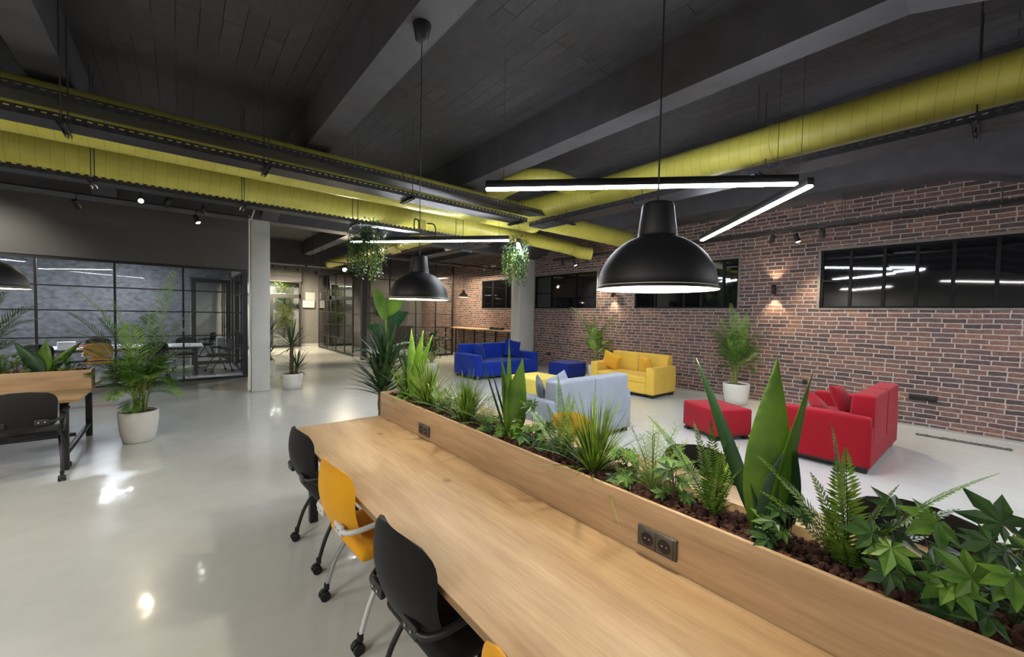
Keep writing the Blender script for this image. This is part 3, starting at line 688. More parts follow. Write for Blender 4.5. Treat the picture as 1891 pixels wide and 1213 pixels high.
# ------------------------------------------------------------------ track spotlights
def spot(label, loc, aim, state='warm', z_top=None, group='track spotlights', power=0, size=1.0, cone=75, color=(1, .85, .6)):
    root = thing('track_spotlight', label, 'spotlight', loc, 0, group)
    zt = (z_top if z_top else loc[2] + .14) - loc[2]
    MB().box(-.02, .02, -.06, .06, zt - .02, zt).tube([(0, 0, zt - .02), (0, 0, .03)], .008, 8).build('mount', M['black_metal'], root)
    d = (Vector(aim) - Vector(loc)).normalized()
    q = Vector((0, 0, -1)).rotation_difference(d).to_matrix().to_4x4()
    s = size
    hb = MB().lathe([(.001, .075 * s), (.036 * s, .072 * s), (.04 * s, .06 * s), (.042 * s, -.075 * s), (.036 * s, -.08 * s), (.035 * s, -.062 * s)], 20)
    hb.v = [tuple(q @ Vector(p)) for p in hb.v]
    head = hb.build('lamp_head', M['black_metal'], root)
    lb = MB().disc((0, 0), .036 * s, -.0795 * s, 20); lb.v = [tuple(q @ Vector(p)) for p in lb.v]; lb.f = [tuple(reversed(x)) for x in lb.f]
    lb.build('lens', {'warm': M['bulb_warm'], 'white': M['bulb_white'], 'off': M['bulb_off']}[state], head)
    if power:
        L = bpy.data.lights.new('spot_beam', 'SPOT'); L.energy = power; L.color = color; L.spot_size = math.radians(cone); L.spot_blend = .6; L.shadow_soft_size = .035
        o = bpy.data.objects.new('spot_beam', L); COL.objects.link(o); o.parent = root
        o.location = d * .09 * s; o.rotation_euler = q.to_euler()
    return root
spot('unlit spotlight left of the glaring one above the meeting room glass', (-1.26, 9.6, 3.36), (-0.9, 10.4, 2.2), 'off', 3.52)
spot('glaring warm spotlight above the meeting room glass', (-.49, 9.6, 3.57), (-.1, 5.0, 1.9), 'warm', 3.7, power=22)
spot('angular unlit spotlight just right of the glaring one', (-.13, 9.6, 3.6), (-.6, 9.9, 2.4), 'off', 3.74, size=1.25)
spot('unlit spotlight pointing straight down, second from the grey column', (.379, 9.6, 3.56), (.38, 9.6, 0), 'off', 3.72)
spot('small lit spotlight nearest the grey column, tilted towards the wall', (.27, 9.6, 3.37), (.9, 9.0, 1.8), 'white', 3.52, power=25)
# (track bars)
tr = tag(MB().box(-7, 1.1, 9.57, 9.63, 3.515, 3.545).build('light_track', M['black_metal']), 'thin black light track above the meeting room glass front', 'light track')
for (x0_, x1_, y_, z_, lab_) in ((2.6, 4.4, 18.5, 3.56, 'thin black light track over the far lobby'), (3.5, 3.9, 16.2, 3.43, 'short black track bar carrying the dark twin lobby spotlight'), (3.5, 4.5, 14.0, 3.3, 'short black track bar carrying the starburst spotlight'), (3.5, 3.95, 15.2, 3.17, 'short black track bar between the lobby screens'), (7.35, 7.85, 12.9, 3.44, 'short black track bar by the far brick wall'), (3.7, 4.2, 19.0, 3.55, 'short black track bar over the entrance')):
    t_ = MB().box(x0_, x1_, y_ - .02, y_ + .02, z_, z_ + .03)
    for q_ in (x0_ + .1, x1_ - .1): t_.tube([(q_, y_, z_ + .03), (q_, y_, CEIL - .002)], .006, 6)
    tag(t_.build('light_track', M['black_metal']), lab_, 'light track')
tr2 = tag(MB().box(8.62, 8.68, -1.5, 8.6, 3.33, 3.355).build('light_track', M['black_metal']), 'thin black light track in front of the brick wall', 'light track')
spot('unlit tilted spotlight on the brick wall track, left of the lit one', (8.65, 2.81, 3.215), (9.2, 3.5, 2.0), 'off', 3.335)
spot('lit spotlight on the brick wall track above the wall lamp and red sofa', (8.65, 2.42, 3.19), (8.7, 1.7, 1.0), 'warm', 3.335, power=150, cone=95)
spot('unlit downward spotlight on the brick wall track, right of the lit one', (8.65, 2.04, 3.215), (8.65, 2.04, 0), 'off', 3.335)
spot('unlit spotlight left of the far lit one over the slotted dark windows', (8.65, 8.2, 3.23), (8.9, 8.2, 0), 'off', 3.335)
spot('lit spotlight on the far part of the brick wall track', (8.65, 7.75, 3.2), (9.2, 7.0, 1.2), 'white', 3.335, power=150, cone=95)
spot('unlit spotlight right of the far lit one, beside the duct end', (8.65, 7.3, 3.23), (8.65, 7.3, 0), 'off', 3.335)
spot('big starburst spotlight hanging in front of the lobby screen', (4.28, 14.0, 3.12), (2.6, 7.5, 1.2), 'warm', 3.3, power=170, cone=120, size=1.7)
for (x_, y_, z_, lab, st) in ((3.7, 15.2, 3.02, 'lit spotlight low between the lobby screen panels', 'warm'), (2.9, 18.5, 3.41, 'lit lobby spotlight farthest left, beside the grey column', 'warm'), (3.35, 18.5, 3.42, 'brighter lobby spotlight above the indoor tree', 'warm'),
                              (3.9, 19.0, 3.4, 'lobby spotlight right above the indoor tree', 'warm'), (3.6, 16.2, 3.28, 'dark twin spotlight on the lobby ceiling', 'off'), (7.6, 12.9, 3.3, 'white spotlight by the far brick wall above the partition', 'white')):
    spot(lab, (x_, y_, z_), (x_ + .3, y_ + 1.5, 1.0), st, z_ + .15, power=(380 if st != 'off' else 0), cone=130)
L_ = bpy.data.lights.new('wall_wash', 'SPOT'); L_.energy = 90; L_.color = (1, .93, .8); L_.spot_size = math.radians(95); L_.spot_blend = .9; L_.shadow_soft_size = .04
o_ = bpy.data.objects.new('wall_wash', L_); COL.objects.link(o_); o_.location = (-3.1, 10.6, 3.5); o_.rotation_euler = (math.radians(52), 0, math.radians(-12))
area('meeting_panel_light', (-1.5, 13.9, 2.92), 1.6, .06, 50, COOL)
area('meeting_panel_light', (-4.5, 13.9, 2.92), 1.6, .06, 40, COOL)
area('side_room_panel_light', (-.5, 17.6, 2.95), 1.5, .25, 30, COOL)
area('entrance_panel_light', (3.0, 21.5, 3.0), 1.6, .4, 25, NEUT)
for i_, (a, b) in enumerate(((-1.6, -.9), (-4.8, -4.0))):
    tag(MB().box(a, b, 13.8, 13.86, 2.93, 2.98).build('linear_light', M['led']), ['slim white ceiling strip inside the meeting room, nearer the door', 'slim white ceiling strip in the left half of the meeting room'][i_], 'light')

# wall sconces on brick
def sconce(label, y, z):
    root = thing('wall_lamp', label, 'lamp', (BX, y, z), 0, 'up and down wall lamps')
    MB().box(-.07, -.012, -.02, .02, -.02, .02).build('mount', M['black_metal'], root)
    MB().lathe([(.03, .08), (.04, .085), (.033, 0), (.045, -.085), (.04, -.083), (.028, 0), (.03, .08)], 24, c=(-.1, 0, 0)).build('lamp_shade', M['pendant'], root)
    MB().disc((-.1, 0), .028, .03, 16).disc((-.1, 0), .03, -.03, 16).build('lens', M['bulb_warm'], root)
    for s_, e in ((1, 14), (-1, 26)):
        L = bpy.data.lights.new('sconce_beam', 'SPOT'); L.energy = e; L.color = (1, .78, .5); L.spot_size = math.radians(80); L.spot_blend = .5; L.shadow_soft_size = .02
        o = bpy.data.objects.new('sconce_beam', L); COL.objects.link(o); o.parent = root; o.location = (-.1, 0, .09 * s_)
        if s_ > 0: o.rotation_euler = (PI, 0, 0)
sconce('black wall lamp between the two right windows above the tall palm', 2.91, 2.30)
sconce('black wall lamp under the left edge of the big pendant', 6.79, 2.32)
# brick wash over the bar counter
area('bar_wash_light', (8.7, 12.6, 3.2), .3, 2.6, 60, WARM)
area('partition_wash_light', (8.2, 16.4, 3.4), .8, .8, 70, WARM)

# ------------------------------------------------------------------ desks with planter
def socket_plate(parent, x, y, z, horizontal=True, n=2):
    w, h = .165, .082
    p = MB().rbox(x - .012, x, y - w / 2, y + w / 2, z - h / 2, z + h / 2, .004, 1, mid=0).build('power_socket', M['socket'], parent)
    for k in (-1, 1):
        c = y + k * .036
        m_ = MB().rbox(x - .0145, x - .011, c - .0345, c + .0345, z - .036, z + .036, .002, 1, mid=0)
        m_.build('socket_frame', M['socket'], p)
        v = []; cc = MB()
        prof = [(.0262, -.0148), (.0245, -.0160), (.0235, -.0152), (.001, -.0150)]
        seg = 20; vs = []; fs = []
        for (r_, xx) in prof:
            for q in range(seg): a = 2 * PI * q / seg; vs.append((x + xx - .0005, c + r_ * math.cos(a), z + r_ * math.sin(a)))
        for i in range(3):
            for q in range(seg): fs.append((i * seg + q, (i + 1) * seg + q, (i + 1) * seg + (q + 1) % seg, i * seg + (q + 1) % seg))
        MB().add(vs, fs).build('socket_recess', M['socket_in'], p)
        pn = MB()
        for q in (-.009, .009): pn.box(x - .0165, x - .0150, c + q - .0025, c + q + .0025, z - .0025, z + .0025)
        pn.build('socket_pin', M['screw'], p)
def desk(label, loc, rz, L, sockets, plant_h=.97, wood='wood'):
    root = thing('shared_desk', label, 'desk', loc, rz, None)
    W2 = .87
    for s in (-1, 1):
        a, b = sorted((s * .141, s * W2))
        t = MB().rbox(a, b, -L, 0, .722, .75, .002, 1, mid=0); t.build('tabletop', M[wood], root)
        e0, e1 = sorted((s * (W2), s * (W2 + .002)))
        MB().box(e0, e1, -L, 0, .7225, .7495).build('edge_band', M['wood_edge'], root)
    pb = MB().rbox(-.14, -.122, -L, 0, .70, plant_h, .0015, 1, mid=0).rbox(.122, .14, -L, 0, .70, plant_h, .0015, 1, mid=0).box(-.122, .122, -L, -L + .018, .70, plant_h).box(-.122, .122, -.018, 0, .70, plant_h).box(-.122, .122, -L + .018, -.018, .70, .715)
    box = pb.build('planter_box', M[wood], root)
    MB().box(-.1215, .1215, -L + .019, -.019, .715, plant_h - .045).build('soil', M['soil'], root)
    for (yy, zz) in sockets: socket_plate(root, -.14, yy, zz)
    fr = MB()
    for yy in (-.13, -L / 2, -L + .13):
        for s in (-1, 1):
            MB().rbox(s * .74 - .03, s * .74 + .03, yy - .03, yy + .03, 0, .68, .003, 1, mid=0).build('leg', M['black_metal'], root)
        MB().rbox(-.77, .77, yy - .03, yy + .03, .681, .7215, .003, 1, mid=0).build('cross_bar', M['black_metal'], root)
        MB().rbox(-.709, .709, yy - .02, yy + .02, .14, .18, .003, 1, mid=0).build('cross_bar', M['black_metal'], root)
    MB().rbox(-.02, .02, -L + .15, -.15, .181, .221, .003, 1, mid=0).build('stretcher', M['black_metal'], root)
    return root
MAIN = (1.57, 3.615, 0)
desk('long light oak shared desk in the foreground with a raised planter down its middle', MAIN, 0, 5.6, [(2.745 - 3.615, .818), (.818 - 3.615, .83)])
desk('light oak shared desk at the left edge with its own raised planter', (-.79, 6.89, 0), -PI / 2, 4.2, [])

def rocks(name, label, x0, x1, y0, y1, z, n, seed, size=(.008, .018)):
    rnd = random.Random(seed); mb = MB()
    t = (1 + 5 ** .5) / 2
    base = [Vector(p).normalized() for p in ((-1, t, 0), (1, t, 0), (-1, -t, 0), (1, -t, 0), (0, -1, t), (0, 1, t), (0, -1, -t), (0, 1, -t), (t, 0, -1), (t, 0, 1), (-t, 0, -1), (-t, 0, 1))]
    fc = [(0, 11, 5), (0, 5, 1), (0, 1, 7), (0, 7, 10), (0, 10, 11), (1, 5, 9), (5, 11, 4), (11, 10, 2), (10, 7, 6), (7, 1, 8), (3, 9, 4), (3, 4, 2), (3, 2, 6), (3, 6, 8), (3, 8, 9), (4, 9, 5), (2, 4, 11), (6, 2, 10), (8, 6, 7), (9, 8, 1)]
    for i in range(n):
        s = rnd.uniform(*size); c = Vector((rnd.uniform(x0 + s, x1 - s), rnd.uniform(y0 + s, y1 - s), z + rnd.uniform(-.004, .014)))
        e = Vector((rnd.uniform(.7, 1.3), rnd.uniform(.7, 1.3), rnd.uniform(.6, 1.1)))
        R_ = Matrix.Rotation(rnd.uniform(0, 6.28), 3, Vector((rnd.random(), rnd.random(), rnd.random() + .01)).normalized())
        mb.add([c + R_ @ Vector((p.x * e.x, p.y * e.y, p.z * e.z)) * s * rnd.uniform(.78, 1.18) for p in base], fc)
    return tag(mb.build(name, M['lava']), label, 'gravel', kind='stuff')
rocks('lava_gravel', 'loose red-brown lava gravel filling the foreground desk planter', 1.45, 1.69, -.9, 3.595, .935, 3600, 4)
rocks('lava_gravel', 'dark red-brown gravel filling the planter of the left desk', -4.0, -.81, 6.77, 7.01, .935, 700, 5, (.014, .024))

# ------------------------------------------------------------------ chairs
def chair(label, loc, rz, fab='chair_black', metal='black_metal', bracket='black_metal', group='castor chairs along the foreground desk'):
    root = thing('office_chair', label, 'chair', loc, rz, group)
    # seat
    st = MB().rbox(-.235, .235, -.2, .24, .425, .495, .035, 4, puff=.004, mid=4)
    st.v = [(x, y, z - .02 * max(0, (abs(x) / .235)) ** 2 * 0 - (.03 * max(0, (y - .12) / .12) ** 2)) for x, y, z in st.v]
    st.build('seat', M[fab], root)
    # back shell: grid front + back surfaces
    nu, nv, th = 16, 18, .036
    def P(a, b, off):
        t = b; z = .515 + .385 * t
        zz = (2 * t - 1)
        hw = .222 + .022 * t
        lim = 1.0
        hw *= max(0.02, 1 - abs(zz) ** (4.4 if zz > 0 else 6)) ** .38
        x = a * hw
        y = -.198 - .045 * math.sin(PI * t) - .06 * t + .055 * (x / .22) ** 2 - off
        # roll at the bottom lip towards the seat
        y += .05 * max(0, 1 - t / .18) ** 2
        return (x, y, z)
    vs = []; fs = []
    for side, off in ((0, 0.0), (1, th)):
        for j in range(nv + 1):
            for i in range(nu + 1):
                a = 2 * i / nu - 1; b = j / nv
                e = (1 - max(abs(a), abs(2 * b - 1)) ** 6)
                o_ = th / 2 + (off - th / 2) * max(0, e) ** .45
                vs.append(P(a, b, o_))
    W_ = nu + 1; H_ = (nu + 1) * (nv + 1)
    for j in range(nv):
        for i in range(nu):
            q = (j * W_ + i, j * W_ + i + 1, (j + 1) * W_ + i + 1, (j + 1) * W_ + i)
            fs.append(tuple(reversed(q))); fs.append(tuple(H_ + k for k in q))
    MB().add(vs, fs, smooth=True).build('backrest', M[fab], root)
    for s in (-1, 1):
        # bracket plate on the back, arm wrapping forward
        br = MB().rbox(min(s * .085, s * .185), max(s * .085, s * .185), -.284, -.262, .58, .632, .006, 2, mid=0)
        b_ = br.build('bracket', M[bracket], root)
        sc = MB()
        for k in (.115, .155):
            sc.tube([(s * k, -.285, .606), (s * k, -.2885, .606)], .006, 10)
        sc.build('screw', M['screw'], b_)
        arm = MB().tube(catmull([(s * .18, -.272, .606), (s * .218, -.255, .608), (s * .25, -.19, .62), (s * .265, -.05, .64), (s * .262, .08, .645)], 5), [.014] * 21, 8)
        arm.rbox(s * .262 - .024, s * .262 + .024, -.12, .14, .648, .672, .01, 2, mid=1)
        arm.tube(catmull([(s * .262, .06, .645), (s * .262, .1, .60), (s * .25, .07, .5), (s * .235, .02, .44)], 5), .012, 8)
        arm.build('armrest', M[bracket], root)
        for fy, nm in ((-1, 0), (1, 1)):
            m_ = metal if not (metal == 'mixed') else ('white_lacq' if (s > 0) else 'chrome')
            path = catmull([(s * .2, fy * -.04, .425), (s * .222, fy * .04, .40), (s * .245, fy * .15, .24), (s * .25, fy * .235 + (.03 if fy < 0 else 0), .085)], 6)
            lg = MB().tube(path, .0125, 10).build('leg', M[m_], root)
            cx_, cy_ = s * .25, fy * .25 + (.03 if fy < 0 else 0)
            cs = MB().tube([(cx_, cy_ - fy * .012, .06), (cx_, cy_ - fy * .012, .095)], .016, 10)
            for o_ in (-.017, .017):
                cs.tube([(cx_ + o_ - .009, cy_, .028), (cx_ + o_ + .009, cy_, .028)], .028, 18)
            cs.tube([(cx_ - .012, cy_, .028), (cx_ + .012, cy_, .028)], .014, 10)
            # hood
            hd = []; hf = []
            for i in range(9):
                a = PI * .1 + PI * .75 * i / 8
                for o_ in (-.009, .009): hd.append((cx_ + o_, cy_ + .034 * math.cos(a), .028 + .034 * math.sin(a)))
            for i in range(8): hf.append((i * 2, i * 2 + 1, i * 2 + 3, i * 2 + 2))
            cs.add(hd, hf); cs.build('castor', M['rubber'], lg)
    MB().tube([(-.2, 0, .42), (.2, 0, .42)], .014, 8).build('seat_bar', M[metal if metal != 'mixed' else 'chrome'], root)
    return root
RZ = -PI / 2 + .05
cA = chair('black fabric chair tucked in at the far end of the foreground desk', (.888, 3.03, 0), RZ)
cB = chair('mustard yellow fabric chair with silver arms between two black chairs', (.885, 2.24, 0), RZ, 'chair_yellow', 'mixed', 'white_lacq')
cC = dup(cA, (.885, 1.42, 0), RZ, 'large black fabric chair at the bottom of the picture, beside the yellow ones')
cD = dup(cB, (.855, .62, 0), RZ, 'yellow chair of which only the top edge shows at the bottom edge')
for (y_, src_, lb_2) in ((2.2, cB, 'yellow chair on the far side of the foreground desk, glimpsed behind the grass tuft'), (1.15, cA, 'black chair on the far side of the desk behind the feathery fern'), (.2, cA, 'black chair on the far side of the desk behind the big fern')):
    dup(src_, (2.25, y_, 0), PI / 2, lb_2, 'chairs on the far side of the foreground desk')
cE = dup(cA, (-1.15, 5.98, 0), 0.06, 'black fabric chair pushed under the left desk, seen from behind', 'chairs at the left desk')

# ------------------------------------------------------------------ sofas
def sofa(name, label, loc, rz, w, d, mat_, h=.865, arm_h=.635, arm_w=.2, splits=1, cat='sofa', group=None, foot_h=.07, back_t=.24, seat_h=.44):
    root = thing(name, label, cat, loc, rz, group); m_ = M[mat_]
    y0, y1 = -d / 2, d / 2; x0, x1 = -w / 2, w / 2
    for s in (-1, 1):
        a, b = sorted((s * (w / 2), s * (w / 2 - arm_w)))
        MB().rbox(a, b, y0, y1 - .02, foot_h, arm_h, .035, 4, puff=.006, mid=4).build('armrest', m_, root)
    MB().rbox(x0 + arm_w - .004, x1 - arm_w + .004, y0 + .01, y1 - .03, foot_h, seat_h - .14, .02, 3).build('base', m_, root)
    MB().rbox(x0 + arm_w - .002, x1 - arm_w + .002, y0 + .004, y1 - back_t + .02, seat_h - .15, seat_h, .035, 4, puff=.012, mid=5).build('seat_cushion', m_, root)
    n = splits; ww = (w - 2 * .03) / n
    bw0, bw1 = x0 + .1, x1 - .1
    ww = (bw1 - bw0) / n
    for k in range(n):
        a = bw0 + ww * k
        bb = MB().rbox(a + .001, a + ww - .001, y1 - back_t, y1, foot_h + .22, h, .03, 4, puff=.004, mid=4)
        bb.v = [(x, y - (.0 if y > y1 - back_t / 2 else 0) + (.08 * (z - seat_h) if y < y1 - back_t / 2 else 0), z) for x, y, z in bb.v]
        bb.build('backrest', m_, root)
    MB().rbox(x0 + .01, x1 - .01, y1 - .05, y1 - .006, foot_h, foot_h + .46, .015, 2).build('back_panel', m_, root)
    for k in range(1, n + 1):
        xs = bw0 + ww * k
        if k < n: MB().rbox(xs - .003, xs + .003, y1 - .004, y1 + .002, foot_h + .24, h - .04, .002, 1, mid=0).build('seam', m_, root)
    MB().rbox(x0 + .03, x1 - .03, y0 + .03, y1 - .04, foot_h - .03, foot_h + .002, .003, 1, mid=0).build('plinth', M['foot'], root)
    for sx in (-1, 1):
        for sy in (-1, 1):
            cx_, cy_ = sx * (w / 2 - .09), sy * (d / 2 - .09)
            MB().rbox(cx_ - .05, cx_ + .05, cy_ - .05, cy_ + .05, 0, foot_h - .031, .004, 1, mid=0).build('foot', M['foot'], root)
    return root
def ottoman(label, loc, rz, w, d, h, mat_, group='fabric ottomans'):
    root = thing('ottoman', label, 'ottoman', loc, rz, group)
    MB().rbox(-w / 2, w / 2, -d / 2, d / 2, .06, h, .03, 4, puff=.008, mid=5).build('cushion_body', M[mat_], root)
    MB().rbox(-w / 2 + .03, w / 2 - .03, -d / 2 + .03, d / 2 - .03, .035, .062, .003, 1, mid=0).build('plinth', M['foot'], root)
    for sx in (-1, 1):
        for sy in (-1, 1):
            cx_, cy_ = sx * (w / 2 - .06), sy * (d / 2 - .06)
            MB().rbox(cx_ - .045, cx_ + .045, cy_ - .045, cy_ + .045, 0, .034, .004, 1, mid=0).build('foot', M['foot'], root)
    return root
def pillow(label, loc, rot, mat_, s=.42, t=.13, group='throw pillows'):
    n = 14; mb = MB(); vs = []; fs = []
    for side in (1, -1):
        for j in range(n + 1):
            for i in range(n + 1):
                a, b = 2 * i / n - 1, 2 * j / n - 1
                pin = 1 - .10 * (1 - abs(a * b)) * (1 if True else 0)
                x = a * s / 2 * (1 - .09 * (1 - b * b) * 0 + 0) * (1 - .07 * (1 - abs(b)) * abs(a)); z = b * s / 2 * (1 - .07 * (1 - abs(a)) * abs(b))
                y = side * t / 2 * ((1 - a * a) * (1 - b * b)) ** .42 + side * .003 * noise.noise(Vector((a * 3, b * 3, side)))
                vs.append((x, y, z))
    W_ = n + 1; H_ = W_ * W_
    for j in range(n):
        for i in range(n):
            q = (j * W_ + i, j * W_ + i + 1, (j + 1) * W_ + i + 1, (j + 1) * W_ + i)
            fs.append(tuple(reversed(q))); fs.append(tuple(H_ + k for k in q))
    o = MB().add(vs, fs, smooth=True).build('throw_pillow', M[mat_], None, loc, rot)
    return tag(o, label, 'pillow', group)
sofa('sofa', 'yellow two-seat sofa standing against the brick wall', (8.035, 5.365, 0), -PI / 2, 1.67, .93, 'yellow', splits=2)
sofa('sofa', 'red two-seat sofa at the right, its side and back turned to the camera', (6.74, 1.31, 0), PI, 1.80, .92, 'red', splits=2)
sofa('sofa', 'pale grey sofa seen from behind the planter', (4.36, 3.93, 0), PI, 1.72, .92, 'greyblue', splits=2)
sofa('sofa', 'long cobalt blue sofa in front of the grey wall column', (6.95, 9.05, 0), 0, 2.18, 1.1, 'blue', splits=1)
ottoman('red ottoman between the tall palm and the red sofa', (6.135, 2.64, 0), math.radians(-27 + 0), .0 + .60, .72, .43, 'red')
ottoman('lemon yellow ottoman behind the pale grey sofa', (5.82, 6.2, 0), 0, .82, .82, .43, 'yellow_l')
ottoman('blue ottoman beside the small potted palm at the brick wall', (8.33, 7.64, 0), 0, .74, .74, .42, 'navy')
# pillows
pillow('yellow pillow at the left arm of the yellow sofa, its corner pointing down', (7.95, 5.88, .655), (math.radians(14), math.radians(18), -PI / 2 + .35), 'yellow_d')
pillow('yellow pillow at the right arm of the yellow sofa', (8.0, 4.98, .65), (math.radians(22), math.radians(8), -PI / 2 - .5), 'yellow_d')
pillow('red pillow nearest the camera in the corner of the red sofa', (6.36, 1.44, .575), (math.radians(42), math.radians(22), PI + .5), 'red_d', .42, .15)
pillow('red pillow on the far seat of the red sofa', (7.15, 1.38, .60), (math.radians(25), math.radians(-4), PI - .15), 'red_d', .42, .14)
pillow('dark grey pillow showing at the left end of the grey sofa back', (3.72, 3.86, .655), (math.radians(14), math.radians(8), PI + .9), 'darkgrey_f', .44, .12)
pillow('light grey pillow peeking over the middle of the grey sofa back', (4.2, 3.95, .66), (math.radians(22), math.radians(14), PI + .1), 'greyblue', .44, .12)
pillow('blue pillow leaning on the left inside of the blue sofa', (6.35, 9.05, .68), (math.radians(-20), math.radians(4), .45), 'blue_d', .46, .14)
pillow('blue pillow with a raised corner at the right of the blue sofa', (7.55, 9.1, .72), (math.radians(-20), math.radians(14), -.3), 'blue_d', .5, .14)

# ------------------------------------------------------------------ plants
def V3(*a): return Vector(a)
def rotz(v, a): return Vector((v.x * math.cos(a) - v.y * math.sin(a), v.x * math.sin(a) + v.y * math.cos(a), v.z))
def dirv(az, el): return Vector((math.cos(az) * math.cos(el), math.sin(az) * math.cos(el), math.sin(el)))
PROFS = {
    'lance': lambda t: math.sin(PI * min(1, t * .97 + .03) ** .85) ** .9,
    'sword': lambda t: min(1, .55 + t * 2.2) * (1 - t ** 2.6),
    'broad': lambda t: max(0, math.sin(PI * (t * .97 + .03) ** .74)) ** 1.05 + .04 * (1 - t),
    'needle': lambda t: 1 - t * .9,
    'oval': lambda t: math.sin(PI * (.03 + .97 * t)) ** .6,
}
def leaf(mb, p0, d, n, L, W_, prof='lance', droop=0.0, segs=5, fold=0.15, mi=0, target=None, wave=0.0):
    p = Vector(p0); d = Vector(d).normalized(); n = Vector(n); pf = PROFS[prof]
    n = (n - d * n.dot(d))
    if n.length < 1e-4: n = d.orthogonal()
    n.normalize(); vs = []; fs = []; step = L / segs
    for i in range(segs + 1):
        t = i / segs; side = d.cross(n).normalized(); n = side.cross(d).normalized()
        w = W_ / 2 * max(.02, pf(t)); wv = wave * W_ * math.sin(t * 9)
        vs += [p - side * w + n * (fold * w + wv), p.copy(), p + side * w + n * (fold * w - wv)]
        if i < segs:
            p = p + d * step
            if droop: d = (d + V3(0, 0, -1) * droop / segs).normalized()
    for i in range(segs):
        a = i * 3; b = a + 3
        fs += [(a, a + 1, b + 1, b), (a + 1, a + 2, b + 2, b + 1)]
    mb.add(vs, fs, mi, smooth=True); return p
def rachis(p0, d, L, droop, segs):
    p = Vector(p0); d = Vector(d).normalized(); P = [p.copy()]; D = [d.copy()]
    for i in range(segs):
        p = p + d * L / segs; d = (d + V3(0, 0, -1) * droop / segs).normalized(); P.append(p.copy()); D.append(d.copy())
    return P, D
def frond(mb, p0, d, L, nl, ll, lw, droop, rnd, bare=.15, ang=55, leaf_droop=.5, mi=0, stem_r=.003, shape='palm', segs=3, fold=.1, curl=0, smi=None):
    P, D = rachis(p0, d, L, droop, 14)
    mb.tube(P, [stem_r * (1 - .75 * i / 14) for i in range(15)], 4, mi if smi is None else smi, cap=False)
    for k in range(nl):
        t = bare + (1 - bare) * (k + .5) / nl; q = t * 14; i = min(13, int(q)); fr = q - i
        p = P[i].lerp(P[i + 1], fr); dd = D[i].lerp(D[i + 1], fr).normalized()
        side = dd.cross(V3(0, 0, 1))
        if side.length < .05: side = dd.cross(V3(1, 0, 0))
        side.normalize(); up = side.cross(dd).normalized()
        tt = (t - bare) / (1 - bare)
        if shape == 'palm': sc = math.sin(PI * (.16 + .80 * tt)) ** .7
        elif shape == 'fern': sc = (1 - tt) ** .75 * min(1, .55 + tt * 3)
        else: sc = 1 - .6 * tt
        a = math.radians(ang * (1 - .35 * tt)) + rnd.uniform(-.08, .08)
        for s_ in (-1, 1):
            ld = (dd * math.cos(a) + side * s_ * math.sin(a) + up * (.22 if shape == 'palm' else .05)).normalized()
            leaf(mb, p, ld, up, ll * sc * rnd.uniform(.88, 1.08), lw, 'lance' if shape == 'palm' else 'oval', leaf_droop, segs, fold, mi)
    return P
def frond_to(mb, p0, tip, nl, ll, lw, droop, rnd, **kw):
    p0 = Vector(p0); tip = Vector(tip); v = tip - p0
    for _ in range(14):
        P, D = rachis(p0, v.normalized(), v.length, droop, 14); v = v + (tip - P[-1]) * .8
    return frond(mb, p0, v.normalized(), v.length, nl, ll, lw, droop, rnd, **kw)
def pot(root, r_, h, mats='pot', soil_drop=.03, taper=.76):
    MB().lathe([(.001, .001), (r_ * taper * .9, 0), (r_ * taper, .012), (r_ * (taper + .13), h * .3), (r_ * .985, h * .75), (r_, h - .008), (r_ - .006, h), (r_ - .014, h - .004), (r_ - .02, h - soil_drop - .02), (r_ * .7, h * .35), (.001, h * .3)], 44).build('pot', M[mats], root)
    MB().lathe([(r_ - .021, h - soil_drop - .001), (r_ * .5, h - soil_drop + .006), (.001, h - soil_drop + .008)], 28).build('soil', M['soil'], root)
